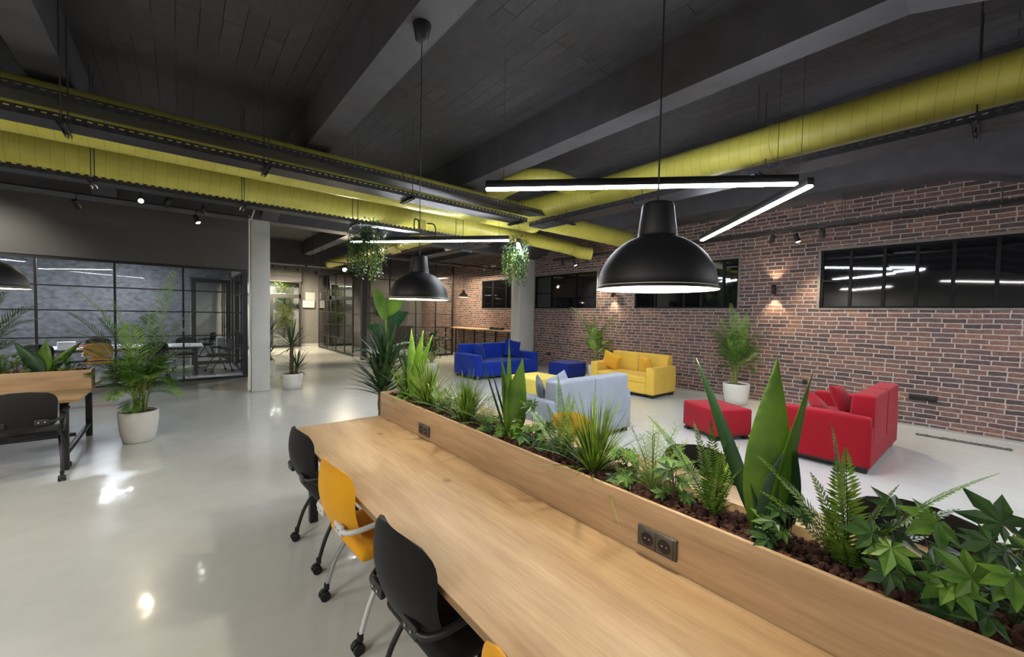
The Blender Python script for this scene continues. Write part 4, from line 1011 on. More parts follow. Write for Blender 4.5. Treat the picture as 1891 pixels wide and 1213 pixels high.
def palm(label, loc, pr, ph, seed, nf=22, height=1.5, spread=.5, ll=.24, extra=(), name='potted_palm', lw=.02, stems=9, group='potted palms', rz=0, tips=(), xmax=None, el0=0.0):
    rnd = random.Random(seed); root = thing(name, label, 'plant', loc, rz, group)
    pot(root, pr, ph)
    st = MB(); base = ph - .03
    tops = []
    for k in range(stems):
        a = rnd.uniform(0, 6.28); rr = rnd.uniform(0, .35) * pr
        b = V3(rr * math.cos(a), rr * math.sin(a), base - .02); tl = rnd.uniform(.22, .42) * height
        tp = b + V3(math.cos(a) * .07 * height * rnd.random(), math.sin(a) * .07 * height * rnd.random(), tl)
        st.tube([b, b.lerp(tp, .5) + V3(0, 0, .0), tp], [.012, .010, .006], 6); tops.append((b, tp))
    st.build('stem', M['stem_areca'], root)
    fr = MB()
    for k in range(nf):
        b, tp = tops[k % stems]; q = rnd.uniform(.55, 1.0); p = b.lerp(tp, q)
        az = 6.28 * k / nf * 1.618 * 2 + rnd.uniform(-.3, .3); el = rnd.uniform(.95, 1.42) if k % 3 else rnd.uniform(.6, 1.05)
        L = height * rnd.uniform(.42, .68) * (1.0 if el > .9 else .8); el -= el0 * rnd.random()
        frond(fr, p, dirv(az, el), L, 21, ll, lw, rnd.uniform(.7, 1.5) * spread * 2, rnd, .3, 50, .55, 0 if rnd.random() < .7 else 1, .005, smi=2)
    for (tx, ty, tz, dr, m_) in tips:
        b, tp = tops[rnd.randrange(stems)]
        frond_to(fr, b.lerp(tp, .9), (tx - loc[0], ty - loc[1], tz), 23, ll * 1.05, lw, dr, rnd, bare=.3, ang=52, leaf_droop=.6, mi=m_, stem_r=.005, smi=2)
    for (az, el, L, dr) in extra:
        frond(fr, tops[0][1], dirv(az, el), L, 26, ll * 1.1, lw * 1.15, dr, rnd, .3, 52, .5, 1, .006, smi=2)
    if xmax is not None: fr.v = [(min(x, xmax - loc[0] - .0001 * (i_ % 7)), y, z) for i_, (x, y, z) in enumerate(fr.v)]
    fr.build('frond', [M['lf_areca'], M['lf_areca_l'], M['stem_areca']], root)
    return root
palm('big bushy areca palm in a white pot between the left desk and the grey column', (-.40, 6.97, 0), .2, .395, 3, 44, 1.02, .7, .2, el0=.16,
     tips=((-.036, 6.75, 2.168, .9, 1), (-.917, 6.86, 1.9, 1.1, 1), (.16, 6.86, 1.66, 1.1, 0), (-1.05, 6.8, 1.5, 1.2, 0), (-.62, 6.9, 1.78, .8, 1), (-.159, 7.0, 1.5, .9, 0), (-.9, 6.8, 1.22, 1.3, 0), (.1, 6.8, 1.16, 1.3, 0), (-.46, 6.6, 1.5, .9, 1), (-.8, 6.7, .92, 1.7, 0), (.08, 6.7, .88, 1.7, 0), (-.3, 7.3, 1.6, 1, 0), (-.75, 7.2, 1.55, 1, 0), (-.98, 6.95, 1.62, 1.1, 0), (.12, 7.0, 1.45, 1.1, 0)), lw=.0135, stems=12)
palm('tall full palm in a white pot against the brick wall behind the red ottoman', (8.6, 3.33, 0), .24, .42, 11, 40, 1.3, .34, .17, stems=16, lw=.0125, xmax=9.2,
     tips=((8.6, 3.5, 2.0, .8, 1), (8.5, 3.9, 1.85, 1, 1), (8.6, 2.93, 1.72, 1, 1), (8.6, 3.95, 1.45, 1.2, 0), (8.6, 2.85, 1.4, 1.2, 0), (8.5, 3.85, .92, 1.7, 0), (8.5, 2.87, .95, 1.7, 0), (8.5, 3.65, .62, 2, 0), (8.5, 3.0, .68, 2, 0), (8.4, 3.3, 1.8, .8, 1), (8.3, 3.5, 1.5, 1, 0), (8.3, 3.1, 1.5, 1, 1), (8.3, 3.7, 1.2, 1.3, 0), (8.3, 3.0, 1.15, 1.3, 0), (8.75, 3.2, 1.9, .8, 1), (8.7, 3.7, 1.7, .9, 1), (8.4, 3.45, 1.9, .9, 1), (8.4, 3.1, 1.75, .9, 1)))
palm('slender palm in a small white pot at the brick wall, left of the yellow sofa', (8.72, 6.98, 0), .2, .38, 17, 10, 1.15, .4, .17, stems=8, lw=.0135, xmax=9.2,
     tips=((8.72, 7.9, 1.95, 1.3, 0), (8.72, 6.3, 1.78, 1.4, 0), (8.72, 7.5, 1.62, 1, 0), (8.72, 6.62, 1.5, 1.1, 0), (8.72, 7.7, 1.15, 1.5, 0), (8.72, 6.55, .95, 1.7, 0), (8.72, 7.6, .85, 1.8, 0), (8.72, 7.1, 1.75, .7, 0), (8.6, 7.0, 1.5, .8, 0), (8.7, 7.3, 1.4, 1, 0), (8.7, 6.8, 1.3, 1, 0)))
palm('dark palm at the extreme left edge behind the left desk', (-2.15, 8.5, 0), .25, .42, 23, 24, 1.3, .55, .22, lw=.014,
     tips=((-1.464, 8.3, 1.72, 1.2, 0), (-1.42, 8.3, 1.53, 1.3, 0), (-1.75, 8.3, 1.85, 1, 0), (-1.6, 8.3, 1.67, 1.1, 0), (-1.65, 8.3, 1.38, 1.3, 0), (-1.52, 8.3, 1.18, 1.5, 0)))

def yucca(label, loc, pr, ph, trunks, seed, group='potted yuccas', name='potted_yucca', elr=1.6, lw=.038):
    rnd = random.Random(seed); root = thing(name, label, 'plant', loc, 0, group)
    pot(root, pr, ph)
    lf = MB()
    for (dx, dy, h, tr, n, L) in trunks:
        p0 = V3(dx, dy, ph - .04); tp = V3(dx + rnd.uniform(-.03, .03), dy, h)
        prof = [p0.lerp(tp, k / 8) + V3(.006 * math.sin(k * 2.1), .006 * math.cos(k * 1.7), 0) for k in range(9)]
        MB().tube(prof, [tr * (1.05 - .02 * k + .05 * (k % 2)) for k in range(9)], 12).build('trunk', M['bark'], root)
        for k in range(n):
            el = 1.45 - elr * (k / n) + rnd.uniform(-.1, .1); az = k * 2.399
            b = tp + V3(0, 0, -.16 * (k / n)) + dirv(az, 0) * tr * .6
            leaf(lf, b, dirv(az, el), dirv(az, el + PI / 2), L * rnd.uniform(.8, 1.1), lw, 'sword', .15 + .35 * (k / n), 5, .25)
    lf.build('foliage', M['lf_yucca'], root)
    return root
yucca('yucca in a white pot right of the grey column, nearest of the lobby plants', (1.9, 9.82, 0), .22, .34, [(0, .03, 1.02, .04, 34, .52), (.07, -.03, .52, .035, 26, .42)], 5)
yucca('yucca half hidden behind the right edge of the grey column', (1.72, 12.0, 0), .22, .42, [(.05, 0, 1.15, .04, 30, .5), (.1, -.03, .65, .035, 24, .4)], 6)
tall = yucca('tall dark yucca standing behind the far end of the foreground desk planter', (1.66, 4.12, 0), .2, .36, [(0, 0, .98, .045, 46, .42), (.04, .05, 1.22, .034, 44, .45), (.02, .1, 1.0, .03, 30, .4)], 8, elr=1.15, lw=.055)
# banana-like plant rising behind it
rt = thing('banana_plant', 'tall plant with big torn banana leaves rising above the yucca, left of the far pendant', 'plant', (2.02, 4.95, 0), 0)
pot(rt, .2, .34)
MB().tube(catmull([(0, 0, .3), (.02, 0, .9), (0, .02, 1.45), (.03, 0, 1.85)], 5), [.03 - .001 * k for k in range(16)], 10).build('stem', M['stem_areca'], rt)
bl = MB(); rnd = random.Random(2)
CN = V3(-.37, -.93, .1); CR = V3(.93, -.37, 0)
leaf(bl, (.03, 0, 1.66), V3(0, 0, .85) + CR * .42, CN, .5, .17, 'broad', .1, 10, .25, 1)
leaf(bl, (0, 0, 1.6), V3(0, 0, .9) - CR * .25, CN, .42, .15, 'oval', .3, 10, .4, 1)
leaf(bl, (.02, 0, 1.5), V3(0, 0, .55) + CR * .4, CN + V3(0, 0, .5), .34, .2, 'broad', .8, 10, .2, 0)
leaf(bl, (0, 0, 1.45), V3(0, 0, .3) - CR * .5, CN + V3(0, 0, .6), .26, .13, 'broad', .8, 10, .2, 0)
leaf(bl, (0, 0, 1.35), dirv(math.radians(-120), .7), dirv(math.radians(-120), 1.6), .34, .18, 'broad', 1.2, 8, .2, 0)
leaf(bl, (0, 0, 1.2), dirv(math.radians(-20), .6), dirv(math.radians(-60), 1.4), .42, .13, 'broad', .8, 8, .2, 1)
leaf(bl, (0, 0, 1.15), dirv(math.radians(160), .5), dirv(math.radians(-100), 1.3), .42, .1, 'broad', .9, 8, .2, 0)
bl.build('foliage', [M['lf_broad_d'], M['lf_broad']], rt)
# peace lily with white spathes
pl = thing('potted_peace_lily', 'leafy plant with white spathe flowers, left of the blue sofa', 'plant', (5.35, 9.95, 0), 0)
pot(pl, .2, .36); lb_ = MB(); rnd = random.Random(9)
for k in range(26):
    az = k * 2.4; el = rnd.uniform(.7, 1.4)
    sp_ = dirv(az, el); L = rnd.uniform(.3, .75)
    lb_.tube([(0, 0, .33), V3(0, 0, .33) + sp_ * L], [.006, .004], 5, 1)
    leaf(lb_, V3(0, 0, .33) + sp_ * L, dirv(az, el - .3), dirv(az, el + 1.2), rnd.uniform(.25, .38), .11, 'broad', .9, 6, .2)
lb_.build('foliage', [M['lf_broad_d'], M['stem_areca']], pl)
for k, (az, el, L) in enumerate(((2.0, 1.35, .82), (-.6, 1.2, .86), (-1.0, 1.05, .75))):
    e = V3(0, 0, .33) + dirv(az, el) * L
    MB().tube([(0, 0, .33), e], [.005, .004], 5).build('stem', M['stem_areca'], pl)
    fl = MB(); leaf(fl, e, dirv(-.7, .5), dirv(az, 1.5), .17, .09, 'broad', .9, 6, .5); fl.build('flower', M['flower'], pl)
# indoor tree behind the entrance glazing
tr_ = thing('indoor_tree', 'small-leaved light green tree behind the far entrance glazing', 'tree', (3.85, 21.5, 0), 0)
pot(tr_, .25, .4); MB().tube([(0, 0, .35), (.02, .02, 1.6), (.0, 0, 2.9)], [.05, .04, .02], 10).build('trunk', M['bark'], tr_)
tl = MB(); rnd = random.Random(12)
for k in range(1500):
    z_ = rnd.uniform(.9, 3.6); rr = .36 * (1 if z_ < 2.8 else 1.3) * rnd.random() ** .5; a = rnd.uniform(0, 6.28)
    leaf(tl, (rr * math.cos(a), rr * math.sin(a) * .8, z_), dirv(a + rnd.uniform(-1, 1), rnd.uniform(-.3, .8)), (0, 0, 1), .13, .06, 'oval', .3, 2, .2)
tl.build('foliage', M['lf_tree'], tr_)

# ---- planter plants
def star_leaf(mb, c, n, up, R_, lobes=7, mi=0, rnd=random):
    n = Vector(n).normalized(); up = Vector(up); up = (up - n * up.dot(n)).normalized(); sd = up.cross(n)
    angs = [math.radians(a) for a in ((-150, -100, -50, 0, 50, 100, 150) if lobes == 7 else (-120, -60, 0, 60, 120))]
    lens = (.5, .78, .95, 1.1, .95, .78, .5) if lobes == 7 else (.6, .9, 1.1, .9, .6)
    vs = [Vector(c)]
    for i, (a, l) in enumerate(zip(angs, lens)):
        v_ = (up * math.cos(a) + sd * math.sin(a)); pr_ = (up * -math.sin(a) + sd * math.cos(a))
        L = l * R_
        if i == 0: vs.append(Vector(c) + (up * math.cos(a - .35) + sd * math.sin(a - .35)) * R_ * .2)
        vs += [Vector(c) + v_ * L * .5 - pr_ * L * .215 - n * R_ * .03, Vector(c) + v_ * L - n * R_ * .16, Vector(c) + v_ * L * .5 + pr_ * L * .215 - n * R_ * .03]
        nx = (a + angs[i + 1]) / 2 if i < len(angs) - 1 else a + .35
        vs.append(Vector(c) + (up * math.cos(nx) + sd * math.sin(nx)) * R_ * (.4 if i < len(angs) - 1 else .2) + n * R_ * .02)
    fs = []
    for i in range(len(angs)):
        a = 1 + i * 4
        fs += [(0, a, a + 1), (0, a + 1, a + 2), (0, a + 2, a + 3), (0, a + 3, a + 4)]
    mb.add(vs, fs, mi)
ZS = .93
def pthing(name, label, y, x=1.57, group=None, z=ZS): return thing(name, label, 'plant', (x, y, z), 0, group)
def broad_plant(label, y, leaves, x=1.57, rz=0, z=ZS, loc=None):
    root = thing('broad_leaf_plant', label, 'plant', loc or (x, y, z), rz, 'broad-leaved plants in the desk planters')
    for (ty, tz, tx, W_, dark, twist) in leaves:
        tip = V3(tx, ty, tz); b = V3(rnd.uniform(-.01, .01), rnd.uniform(-.015, .015), 0)
        d = tip - b; L = d.length; mb = MB()
        nrm = V3(math.cos(twist), math.sin(twist), .1)
        pth = leaf(mb, b, (d.normalized() + V3(0, 0, .09)), nrm, L * 1.02, W_, 'broad', .18, 14, .22, 0, wave=.012)
        # midrib
        mb2 = MB(); mb2.tube([b, b + d * .5 + V3(0, 0, .02), tip - d * .1], [.006, .003, .001], 5)
        o = mb.build('leaf', M['lf_broad_d'] if dark else M['lf_broad'], root)
        sm = o.modifiers.new('solid', 'SOLIDIFY'); sm.thickness = .0012
    MB().tube([(0, 0, -.03), (0, 0, .05)], [.018, .012], 8).build('stem', M['lf_grass'], root)
    return root
TW = PI + .32   # leaf faces the camera side
broad_plant('plant with three tall broad sword leaves in the front planter, before the red ottoman', .50,
    [(.245, .605, -.02, .058, True, TW - .5), (-.02, .63, 0, .135, False, TW), (-.115, .595, .02, .06, False, TW + .8), (-.07, .38, .03, .12, True, TW + .3)])
broad_plant('upright broad-leaved plant in the planter in front of the pale grey sofa', 1.90,
    [(.29, .485, -.02, .05, True, TW - .8), (.1, .50, .0, .06, False, TW + 1.0), (.0, .615, -.02, .04, False, TW + .8), (-.08, .5, .02, .15, False, TW + .1), (.2, .40, 0, .04, True, TW - .7)])
broad_plant('cluster of pale upright broad leaves at the far end of the foreground planter', 3.22,
    [(.43, .57, -.02, .06, True, TW - .6), (.06, .625, 0, .1, False, TW + .4), (-.1, .615, .03, .12, False, TW), (-.24, .58, .04, .11, False, TW - .2), (.22, .48, 0, .07, True, TW), (.32, .40, .03, .07, True, TW + .3)])
def grass(label, y, h=.32, n=120, seed=0, x=1.57, spread=.62, loc=None, w=.0125):
    r_ = random.Random(seed); root = thing('grass_plant', label, 'plant', loc or (x, y, ZS), 0, 'artificial grass tufts in the planter')
    mb = MB()
    for k in range(n):
        az = r_.uniform(0, 6.28); el = PI / 2 - abs(r_.gauss(0, spread)) * .8; q = r_.random()
        L = h * r_.uniform(.62, 1.12)
        leaf(mb, V3(math.cos(az) * .018, math.sin(az) * .018, 0), dirv(az, el), dirv(az, el + PI / 2), L, w, 'needle', r_.uniform(.3, 1.1), 6, .3, 0 if k % 5 else 1)
    mb.build('blades', [M['lf_grass'], M['lf_grass_d']], root)
    MB().lathe([(.001, -.02), (.014, -.02), (.02, .03), (.012, .07), (.001, .08)], 10).build('stem', M['lf_grass_d'], root)
    return root
grass('bushy bright grass tuft in the planter, right of the pale grey sofa', 1.25, .375, 230, 1)
grass('rounded grass tuft in the planter in front of the blue sofa', 2.385, .355, 230, 2)
grass('spiky grass tuft in the planter below the far pendant', 2.96, .40, 210, 3)
grass('dense grass tuft at the far end of the planter beside the yucca', 3.36, .34, 150, 4, spread=.5)
def fern(label, y, h=.32, n=14, seed=0, tips=None, x=1.57, loc=None, mi=0, lw=.008, ll=.06, fs_=.0105):
    r_ = random.Random(seed); root = thing('fern', label, 'plant', loc or (x, y, ZS), 0, 'ferns in the desk planters')
    if tips is None:
        tips = []
        for k in range(n):
            az = 6.28 * k / n + r_.uniform(-.3, .3); el = r_.uniform(.35, 1.3); L = h * r_.uniform(.75, 1.1)
            tips.append((L * math.cos(el) * math.cos(az), L * math.cos(el) * math.sin(az), L * math.sin(el)))
    for tp in tips:
        t = Vector(tp); L = t.length; dr = .75
        d = (t.normalized() + V3(0, 0, .36)).normalized()
        mb = MB(); frond(mb, (0, 0, .01), d, L * 1.06, int(L / fs_), ll * min(1.2, L / .3 + .2), lw, dr, r_, .1, 72, .2, 0, .0022, 'fern', 2, .1, smi=1)
        mb.build('frond', [M['lf_fern'] if r_.random() < .6 else M['lf_fern_l'], M['lf_grass_d']], root)
    return root
fern('large boston fern in the front planter before the red sofa', .27, tips=[(-.03, .235, .29), (0, .05, .42), (.02, -.255, .375), (-.05, .215, .18), (.02, -.09, .28), (.03, .1, .25), (.07, -.15, .15), (-.07, .05, .2), (.06, .05, .3), (-.05, -.1, .2), (.02, .02, .35), (-.08, .0, .12), (.1, -.2, .24)], seed=5, ll=.078, lw=.0105, fs_=.0125)
fern('airy fern in the planter right of the fine feathery fern', .67, tips=[(0, .27, .33), (.02, .09, .33), (.02, .03, .35), (0, -.04, .325), (-.02, -.09, .22), (-.04, -.085, .1), (.04, .15, .2), (.06, -.05, .27), (-.05, .1, .15), (-.03, -.03, .26)], seed=6)
fern('upright fern in the planter before the left end of the grey sofa back', 1.45, tips=[(0, .05, .42), (0, .36, .26), (.0, -.06, .33), (.03, .15, .25), (-.03, -.12, .2), (.05, .02, .33), (-.02, .22, .18)], seed=7)
fern('low fern in the planter between the two bright grass tufts of the blue sofa side', 2.72, .3, 11, 8)
fern('small fern in the planter at the far end below the broad leaves', 3.05, .26, 9, 9)
def fine_fern(label, y, h=.3, n=13, seed=0, x=1.57, loc=None):
    r_ = random.Random(seed); root = thing('feathery_fern', label, 'plant', loc or (x, y, ZS), 0, 'feathery ferns in the planter')
    mb = MB()
    for k in range(n):
        az = 6.28 * k / n + r_.uniform(-.3, .3); el = r_.uniform(.6, 1.4); L = h * r_.uniform(.75, 1.12)
        P, D = rachis((0, 0, .01), dirv(az, el), L, .9, 14); mb.tube(P, [.0018] * 15, 4, 0, cap=False)
        for i in range(2, 15):
            tt = i / 14; side = D[i].cross(V3(0, 0, 1)).normalized(); up = side.cross(D[i])
            for s_ in (-1, 1):
                bd = (D[i] * .6 + side * s_ * .8 + up * r_.uniform(-.2, .3)).normalized(); bL = .085 * (1 - .7 * tt) * r_.uniform(.8, 1.2)
                for q in range(1, 7):
                    pp = P[i] + bd * bL * q / 6
                    for s2 in (-1, 1):
                        ld = (bd * .7 + bd.cross(up) * s2 * .7 + up * r_.uniform(-.2, .2)).normalized()
                        leaf(mb, pp, ld, up, .014 * (1.15 - q / 8), .0045, 'oval', 0, 1, 0)
                leaf(mb, P[i], bd, up, bL, .0016, 'needle', 0, 1, 0)
    mb.build('foliage', M['lf_fine'], root)
    return root
fine_fern('fine feathery fern in the planter in front of the red ottoman gap', .93, .30, 20, 1)
fine_fern('fine feathery fern behind the grass tuft in front of the blue sofa', 2.14, .28, 16, 2)
def maple(label, y, spots_, seed=0, x=1.57, loc=None, R0=.045, group='palmate-leaved plants in the planter', dark=.5, rz=0):
    r_ = random.Random(seed); root = thing('ivy_plant', label, 'plant', loc or (x, y, ZS), rz, group)
    st = MB(); lf = MB()
    for (dx, dy, dz, R_) in spots_:
        c = V3(dx, dy, dz); st.tube(catmull([(0, 0, 0), (dx * .4, dy * .4, dz * .75), c], 4), .0016, 4)
        n = V3(-.5 + r_.uniform(-.4, .4), -.35 + r_.uniform(-.4, .4), r_.uniform(.4, 1.2)).normalized()
        star_leaf(lf, c, n, V3(r_.uniform(-.6, .2), r_.uniform(-.8, .8), r_.uniform(-.5, .8)), R_ * r_.uniform(.85, 1.15), 7, 0 if r_.random() > dark else 1)
    st.build('stem', M['bark'], root); lf.build('foliage', [M['lf_maple'], M['lf_maple_d']], root)
    return root
def cloud(seed, n, sx, sy, z0, z1, R_=.045):
    r_ = random.Random(seed)
    return [(r_.uniform(-sx, sx), r_.uniform(-sy, sy), r_.uniform(z0, z1), R_) for _ in range(n)]
maple('palmate-leaved plant at the bottom right of the picture with a pale star leaf on top', .07, cloud(1, 22, .11, .14, .02, .2, .072) + [(0, .02, .235, .085), (0, .1, .24, .075)], 1, dark=.7)
maple('palmate-leaved plant cut by the right edge of the picture', -.12, cloud(2, 20, .11, .12, .04, .24, .072) + [(.02, .1, .27, .085)], 2, dark=.6)
maple('drooping dark ivy at the foot of the tall broad leaves in front', .43, cloud(3, 12, .06, .05, .02, .16, .052) + [(-.09, .03, .05, .062), (-.08, -.01, .01, .06)], 3, dark=.8)
maple('ivy sprig between the bright grass tuft and the feathery fern', 1.10, cloud(4, 13, .07, .07, .0, .15, .052), 4)
maple('small ivy with one pale leaf left of the airy fern', .83, cloud(5, 9, .07, .05, .03, .17, .052) + [(-.02, .02, .19, .066)], 5, dark=.2)
maple('ivy with a bright star leaf before the grey sofa arm', 1.70, cloud(6, 22, .08, .13, .0, .16, .052) + [(0, 0, .26, .072), (-.05, .03, .08, .075)], 6, dark=.4)
maple('low ivy between the broad leaves and the feathery fern', 2.02, cloud(7, 14, .08, .1, .0, .12, .052), 7, dark=.3)
maple('ivy beside the round grass tuft', 2.6, cloud(8, 18, .08, .14, .0, .16, .052), 8, dark=.4)
maple('ivy at the far end of the foreground planter trailing over its edge', 3.40, cloud(9, 20, .09, .14, .02, .24, .056) + [(-.07, 0, .17, .078), (-.11, -.1, .03, .07)], 9, dark=.3)
maple('ivy below the upright fern', 1.42, cloud(10, 14, .09, .09, .0, .1, .05), 10, dark=.7)
# left desk planter
broad_plant('broad-leaved plant with one spread leaf in the left desk planter', 0, [(.0, .37, -.22, .13, True, -PI / 2), (.0, .39, .02, .14, False, -PI / 2 - .3), (.03, .36, .30, .09, False, -PI / 2 + .5)], loc=(-1.18, 6.9, ZS))
fern('pale fern at the left edge in the left desk planter', 0, .26, 12, 20, loc=(-1.52, 6.9, ZS))
maple('dark ivy at the right end of the left desk planter', 0, cloud(21, 22, .12, .06, .0, .16, .05) + [(.0, 0, .24, .07)], 21, loc=(-.98, 6.9, ZS), dark=.6)
maple('pale leafy plant between the fern and the broad leaves of the left desk', 0, cloud(22, 20, .08, .06, .02, .22, .04), 22, loc=(-1.38, 6.88, ZS), dark=.1)

# hanging plants
def hanging(label, loc, drops, seed, R_=.2, mat2='lf_hang_l'):
    r_ = random.Random(seed); root = thing('hanging_plant', label, 'plant', loc, 0, 'trailing plants hung from the cable trays')
    MB().lathe([(.001, -.05), (.09, -.05), (.12, .04), (.115, .045), (.085, -.03), (.001, -.03)], 20).build('pot', M['foot'], root)
    mb = MB()
    for k in range(620):
        az = r_.uniform(0, 6.28); el = r_.uniform(-1.2, 1.2); rr = R_ * r_.random() ** .45
        c = dirv(az, el) * rr; c.z = c.z * .9
        if r_.random() < .4: star_leaf(mb, c, dirv(az, el), V3(0, 0, -1), .035, 5, 0)
        else: leaf(mb, c, dirv(az, el - .5), dirv(az, el + 1.2), .06, .03, 'oval', .5, 2, .2, 0)
    for k in range(drops):
        az = r_.uniform(0, 6.28); rr = R_ * r_.uniform(.3, .95); L = r_.uniform(.2, .62); p = V3(rr * math.cos(az), rr * math.sin(az), -.08); mi = 1 if r_.random() < .45 else 0
        P = [p]
        for q in range(9):
            p = p + V3(r_.uniform(-.012, .012), r_.uniform(-.012, .012), -L / 9); P.append(p)
            for s_ in (-1, 1): leaf(mb, p, dirv(r_.uniform(0, 6.28), -.7), (0, 0, 1), .06, .026, 'oval', .5, 2, .2, mi)
        mb.tube(P, .0018, 4, 0, cap=False)
    mb.build('foliage', [M['lf_hang'], M[mat2]], root)
    for s_ in (-.06, .06): MB().tube([(s_, 0, .04), (s_ * .3, 0, .32)], .002, 4).build('cord', M['wire'], root)
    return root
hanging('bushy trailing plant hanging from the narrow tray left of the far pendant', (2.42, 6.73, 2.95), 60, 4, .34)
hanging('ivy trailing down in front of the grey wall column', (5.05, 6.05, 2.98), 80, 6, .3)

# ------------------------------------------------------------------ bar counter, meeting room contents, small items
bc = thing('bar_counter', 'long narrow wood-topped bar counter on black legs along the far brick wall', 'counter', (8.62, 10.6, 0), 0)
MB().rbox(0, .6, 0, 4.35, 1.11, 1.15, .003, 1, mid=0).build('countertop', M['wood'], bc)
for yy in (.08, 1.45, 2.85, 4.25):
    for xx in (.04, .54): MB().box(xx - .02, xx + .02, yy - .02, yy + .02, 0, 1.11).build('leg', M['black_metal'], bc)
MB().box(.02, .06, .1, 4.23, .2, .24).build('foot_rail', M['black_metal'], bc)
bp = thing('bowl_plant', 'low dark leafy arrangement lying on the bar counter', 'plant', (8.85, 11.6, 1.15), 0)
q = MB(); r_ = random.Random(3)
for k in range(90): leaf(q, (r_.uniform(-.1, .1), r_.uniform(-.35, .35), .02), dirv(r_.uniform(0, 6.28), r_.uniform(.1, .9)), (0, 0, 1), .16, .04, 'lance', .8, 4, .2)
q.build('foliage', M['lf_broad_d'], bp); MB().rbox(-.1, .1, -.3, .3, .0, .03, .01, 1).build('tray', M['foot'], bp)
# bar stools beside the counter (thin black frames)
def stool(label, loc):
    root = thing('bar_stool', label, 'stool', loc, 0, 'black bar stools by the counter')
    MB().lathe([(.001, .74), (.17, .74), (.18, .755), (.17, .77), (.001, .77)], 24).build('seat', M['black_metal'], root)
    for k in range(4):
        a = PI / 4 + k * PI / 2; MB().tube([(.1 * math.cos(a), .1 * math.sin(a), .74), (.19 * math.cos(a), .19 * math.sin(a), 0)], .011, 8).build('leg', M['black_metal'], root)
    MB().tube([(.165 * math.cos(t), .165 * math.sin(t), .25) for t in [2 * PI * k / 20 for k in range(21)]], .009, 6, cap=False).build('foot_ring', M['black_metal'], root)
    return root
stool('black bar stool before the left end of the bar counter', (8.1, 14.1, 0))
stool('black bar stool half hidden by the white-flowered plant', (7.5, 13.6, 0))
# pantry cabinet behind the partition
cab = thing('pantry_cabinet', 'dark tall cabinet block behind the black glass partition', 'cabinet', (7.45, 17.9, 0), 0)
MB().box(-.5, 1.0, -.3, .28, 0, 1.05).build('base_cabinet', M['dark_wall'], cab); MB().box(-.52, 1.02, -.33, .28, 1.051, 1.09).build('worktop', M['black_metal'], cab)
MB().box(-.5, 1.0, -.05, .28, 1.6, 2.6).build('upper_cabinet', M['dark_wall'], cab)
for k in range(3): MB().box(-.48 + k * .5, -.02 + k * .5, -.318, -.301, .1, 1.02).build('door', M['black_metal'], cab)

mt = thing('meeting_table', 'white-topped meeting table behind the glass wall', 'table', (-1.0, 13.75, 0), 0)
MB().rbox(-1.5, 1.5, -.55, .55, .72, .75, .004, 1, mid=0).build('tabletop', M['white_top'], mt)
for sx in (-1.35, 1.35):
    for sy in (-.45, .45): MB().box(sx - .03, sx + .03, sy - .03, sy + .03, 0, .72).build('leg', M['black_metal'], mt)
MB().box(-1.3, 1.3, -.02, .02, .62, .719).build('modesty_panel', M['black_metal'], mt)
G2 = 'chairs around the meeting table'
dup(cB, (-1.38, 12.98, 0), 0, 'yellow chair in the meeting room behind the big palm', G2)
dup(cA, (-.45, 12.95, 0), .12, 'black chair in the meeting room right behind the big palm', G2)
dup(cA, (-2.25, 13.0, 0), -.1, 'black chair in the meeting room behind the broad leaves of the left planter', G2)
dup(cA, (.86, 13.62, 0), PI / 2 + .25, 'black chair at the right-hand end of the meeting table', G2)
dup(cA, (.15, 14.55, 0), PI - .1, 'black chair on the far side of the meeting table, right end', G2)
dup(cA, (-1.6, 14.6, 0), PI, 'black chair on the far side of the meeting table, left half', G2)
dup(cA, (.72, 17.9, 0), 1.2, 'dark chair in the room beyond the meeting room door', 'chairs in the side room')
wc = tag(MB().rbox(1.02, 1.24, 17.3, 17.7, 0, .72, .03, 2).build('white_drawer_unit', M['white_plastic']), 'small white drawer unit seen through the meeting room door', 'drawer unit')
for k in range(3): MB().box(1.06, 1.2, 17.29, 17.299, .1 + .2 * k, .26 + .2 * k).build('drawer', M['paper'], wc)
def item(name, label, cat, mb, m_, parent=None, loc=None, rot=None, group=None): return tag(mb.build(name, m_, parent, loc, rot), label, cat, group)
item('carton', 'white cardboard carton on the left half of the meeting table', 'box', MB().rbox(-.14, .14, -.1, .1, 0, .15, .004, 1, mid=0), M['paper'], None, (-1.95, 13.4, .751), (0, 0, .2))
item('red_folder', 'red folder lying on the meeting table', 'folder', MB().rbox(-.16, .16, -.1, .1, 0, .03, .004, 1, mid=0), M['red_item'], None, (-1.75, 13.85, .751), (0, 0, -.3))
item('paper_stack', 'untidy white papers on the meeting table above the yellow chair', 'papers', MB().box(-.2, .2, -.14, .14, 0, .02).box(-.1, .28, -.18, .06, .021, .05), M['paper'], None, (-1.2, 13.5, .751), (0, 0, .1))
item('white_tray', 'white tray near the right end of the meeting table', 'tray', MB().rbox(-.18, .18, -.12, .12, 0, .04, .01, 2), M['white_plastic'], None, (.05, 13.5, .751), (0, 0, -.15))

# paper notices on the lobby wall
item('notice_sheet', 'pale sheet pinned on the lobby wall, upper one', 'notice', MB().box(4.72, 5.15, 21.375, 21.385, 2.22, 2.6), M['light_grey'])
nb = item('fire_cabinet', 'white box on the lobby wall below the pale sheet', 'cabinet', MB().rbox(4.58, 5.1, 21.24, 21.385, 1.86, 2.2, .01, 1), M['column'])
MB().box(4.64, 5.04, 21.228, 21.239, 1.9, 2.16).build('door', M['glass'], nb)
item('lobby_door', 'pale inner door behind the entrance glazing', 'door', MB().box(2.05, 3.05, 21.6, 21.66, 0, 2.25), M['door_white'])
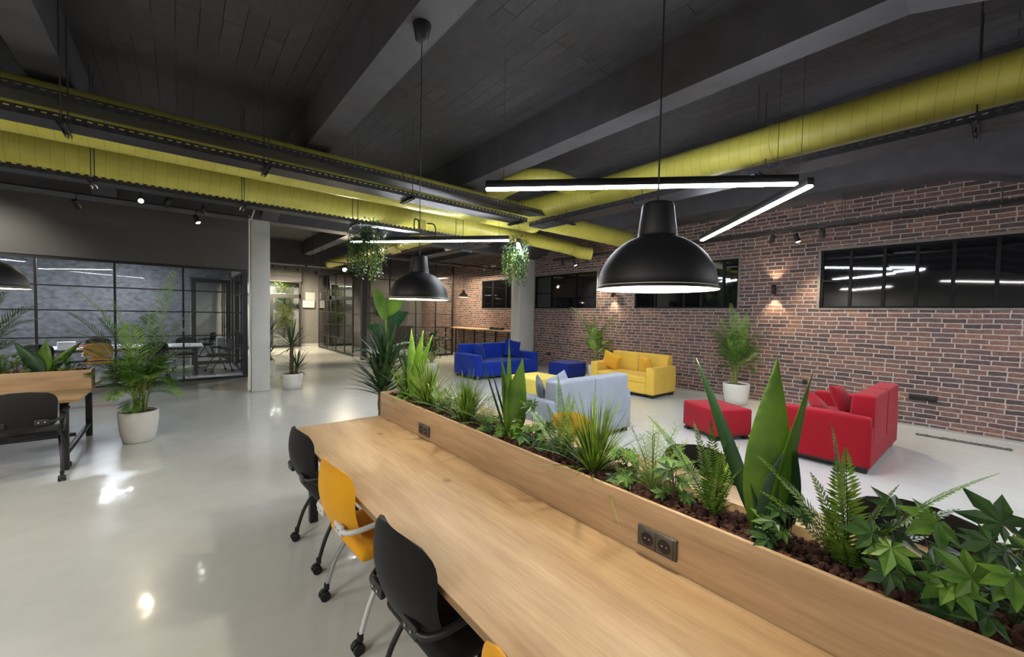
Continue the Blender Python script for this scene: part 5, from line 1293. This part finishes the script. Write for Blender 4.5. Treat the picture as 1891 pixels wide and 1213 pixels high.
# ceiling devices
sd = thing('smoke_detector', 'round white detector hanging below the ceiling above the far counter', 'detector', (6.16, 10.47, 3.55), 0)
MB().lathe([(.001, 0), (.09, .0), (.11, .03), (.11, .07), (.001, .075)], 24).build('body', M['white_plastic'], sd); MB().tube([(0, 0, .07), (0, 0, CEIL - 3.55)], .012, 8).build('stem', M['rod'], sd)
def camera_dev(label, loc):
    root = thing('security_camera', label, 'camera', loc, 0, 'white security cameras')
    MB().rbox(-.04, .1, -.09, .09, .04, .1, .01, 1).build('mount', M['white_plastic'], root)
    MB().tube([(-.02, -.02, .04), (-.1, -.1, -.05)], [.05, .045], 14).build('body', M['white_plastic'], root)
    MB().lathe([(.001, 0), (.03, .004), (.038, .02)], 14, c=(-.1, -.1, -.065)).build('lens', M['foot'], root)
camera_dev('left one of the two white security cameras on the far brick wall', (9.12, 12.75, 3.45)); camera_dev('right one of the two white security cameras on the far brick wall', (9.12, 12.25, 3.45))
# wall sockets
def wall_socket(label, y, z, n):
    root = thing('wall_socket', label, 'socket', (BX - .012, y, z), 0, 'black wall sockets')
    MB().rbox(-.012, .011, -.04 * n, .04 * n, -.045, .045, .004, 1, mid=0).build('plate', M['foot'], root)
    for k in range(n):
        c = -.04 * n + .04 + .08 * k
        MB().rbox(-.015, -.0122, c - .03, c + .03, -.03, .03, .002, 1, mid=0).build('socket_insert', M['socket_in'], root)
wall_socket('black triple socket plate low on the brick wall right of the red sofa', .76, .49, 4)
wall_socket('black socket plate low on the brick wall left of the yellow sofa', 6.62, .46, 2)
wall_socket('black socket plate low on the brick wall beside the blue ottoman', 9.3, .46, 2)
wall_socket('small black socket low on the brick wall right of the tall palm', 2.35, .52, 1)
# rough strip on the floor
tv = []; tf = []; r_ = random.Random(1); nn = 40
for i in range(nn + 1):
    yy = .76 - .92 * i / nn; w = .05 + r_.uniform(-.012, .012)
    for xx, zz in ((-w, .0005), (-w * .6, .012 + r_.uniform(0, .014)), (w * .6, .012 + r_.uniform(0, .014)), (w, .0005)): tv.append((8.62 + xx, yy, zz))
for i in range(nn):
    for k in range(3): a = i * 4 + k; tf.append((a, a + 4, a + 5, a + 1))
item('mortar_strip', 'rough dark grey strip of mortar on the floor right of the red sofa', 'mortar strip', MB().add(tv, tf), M['trench'])
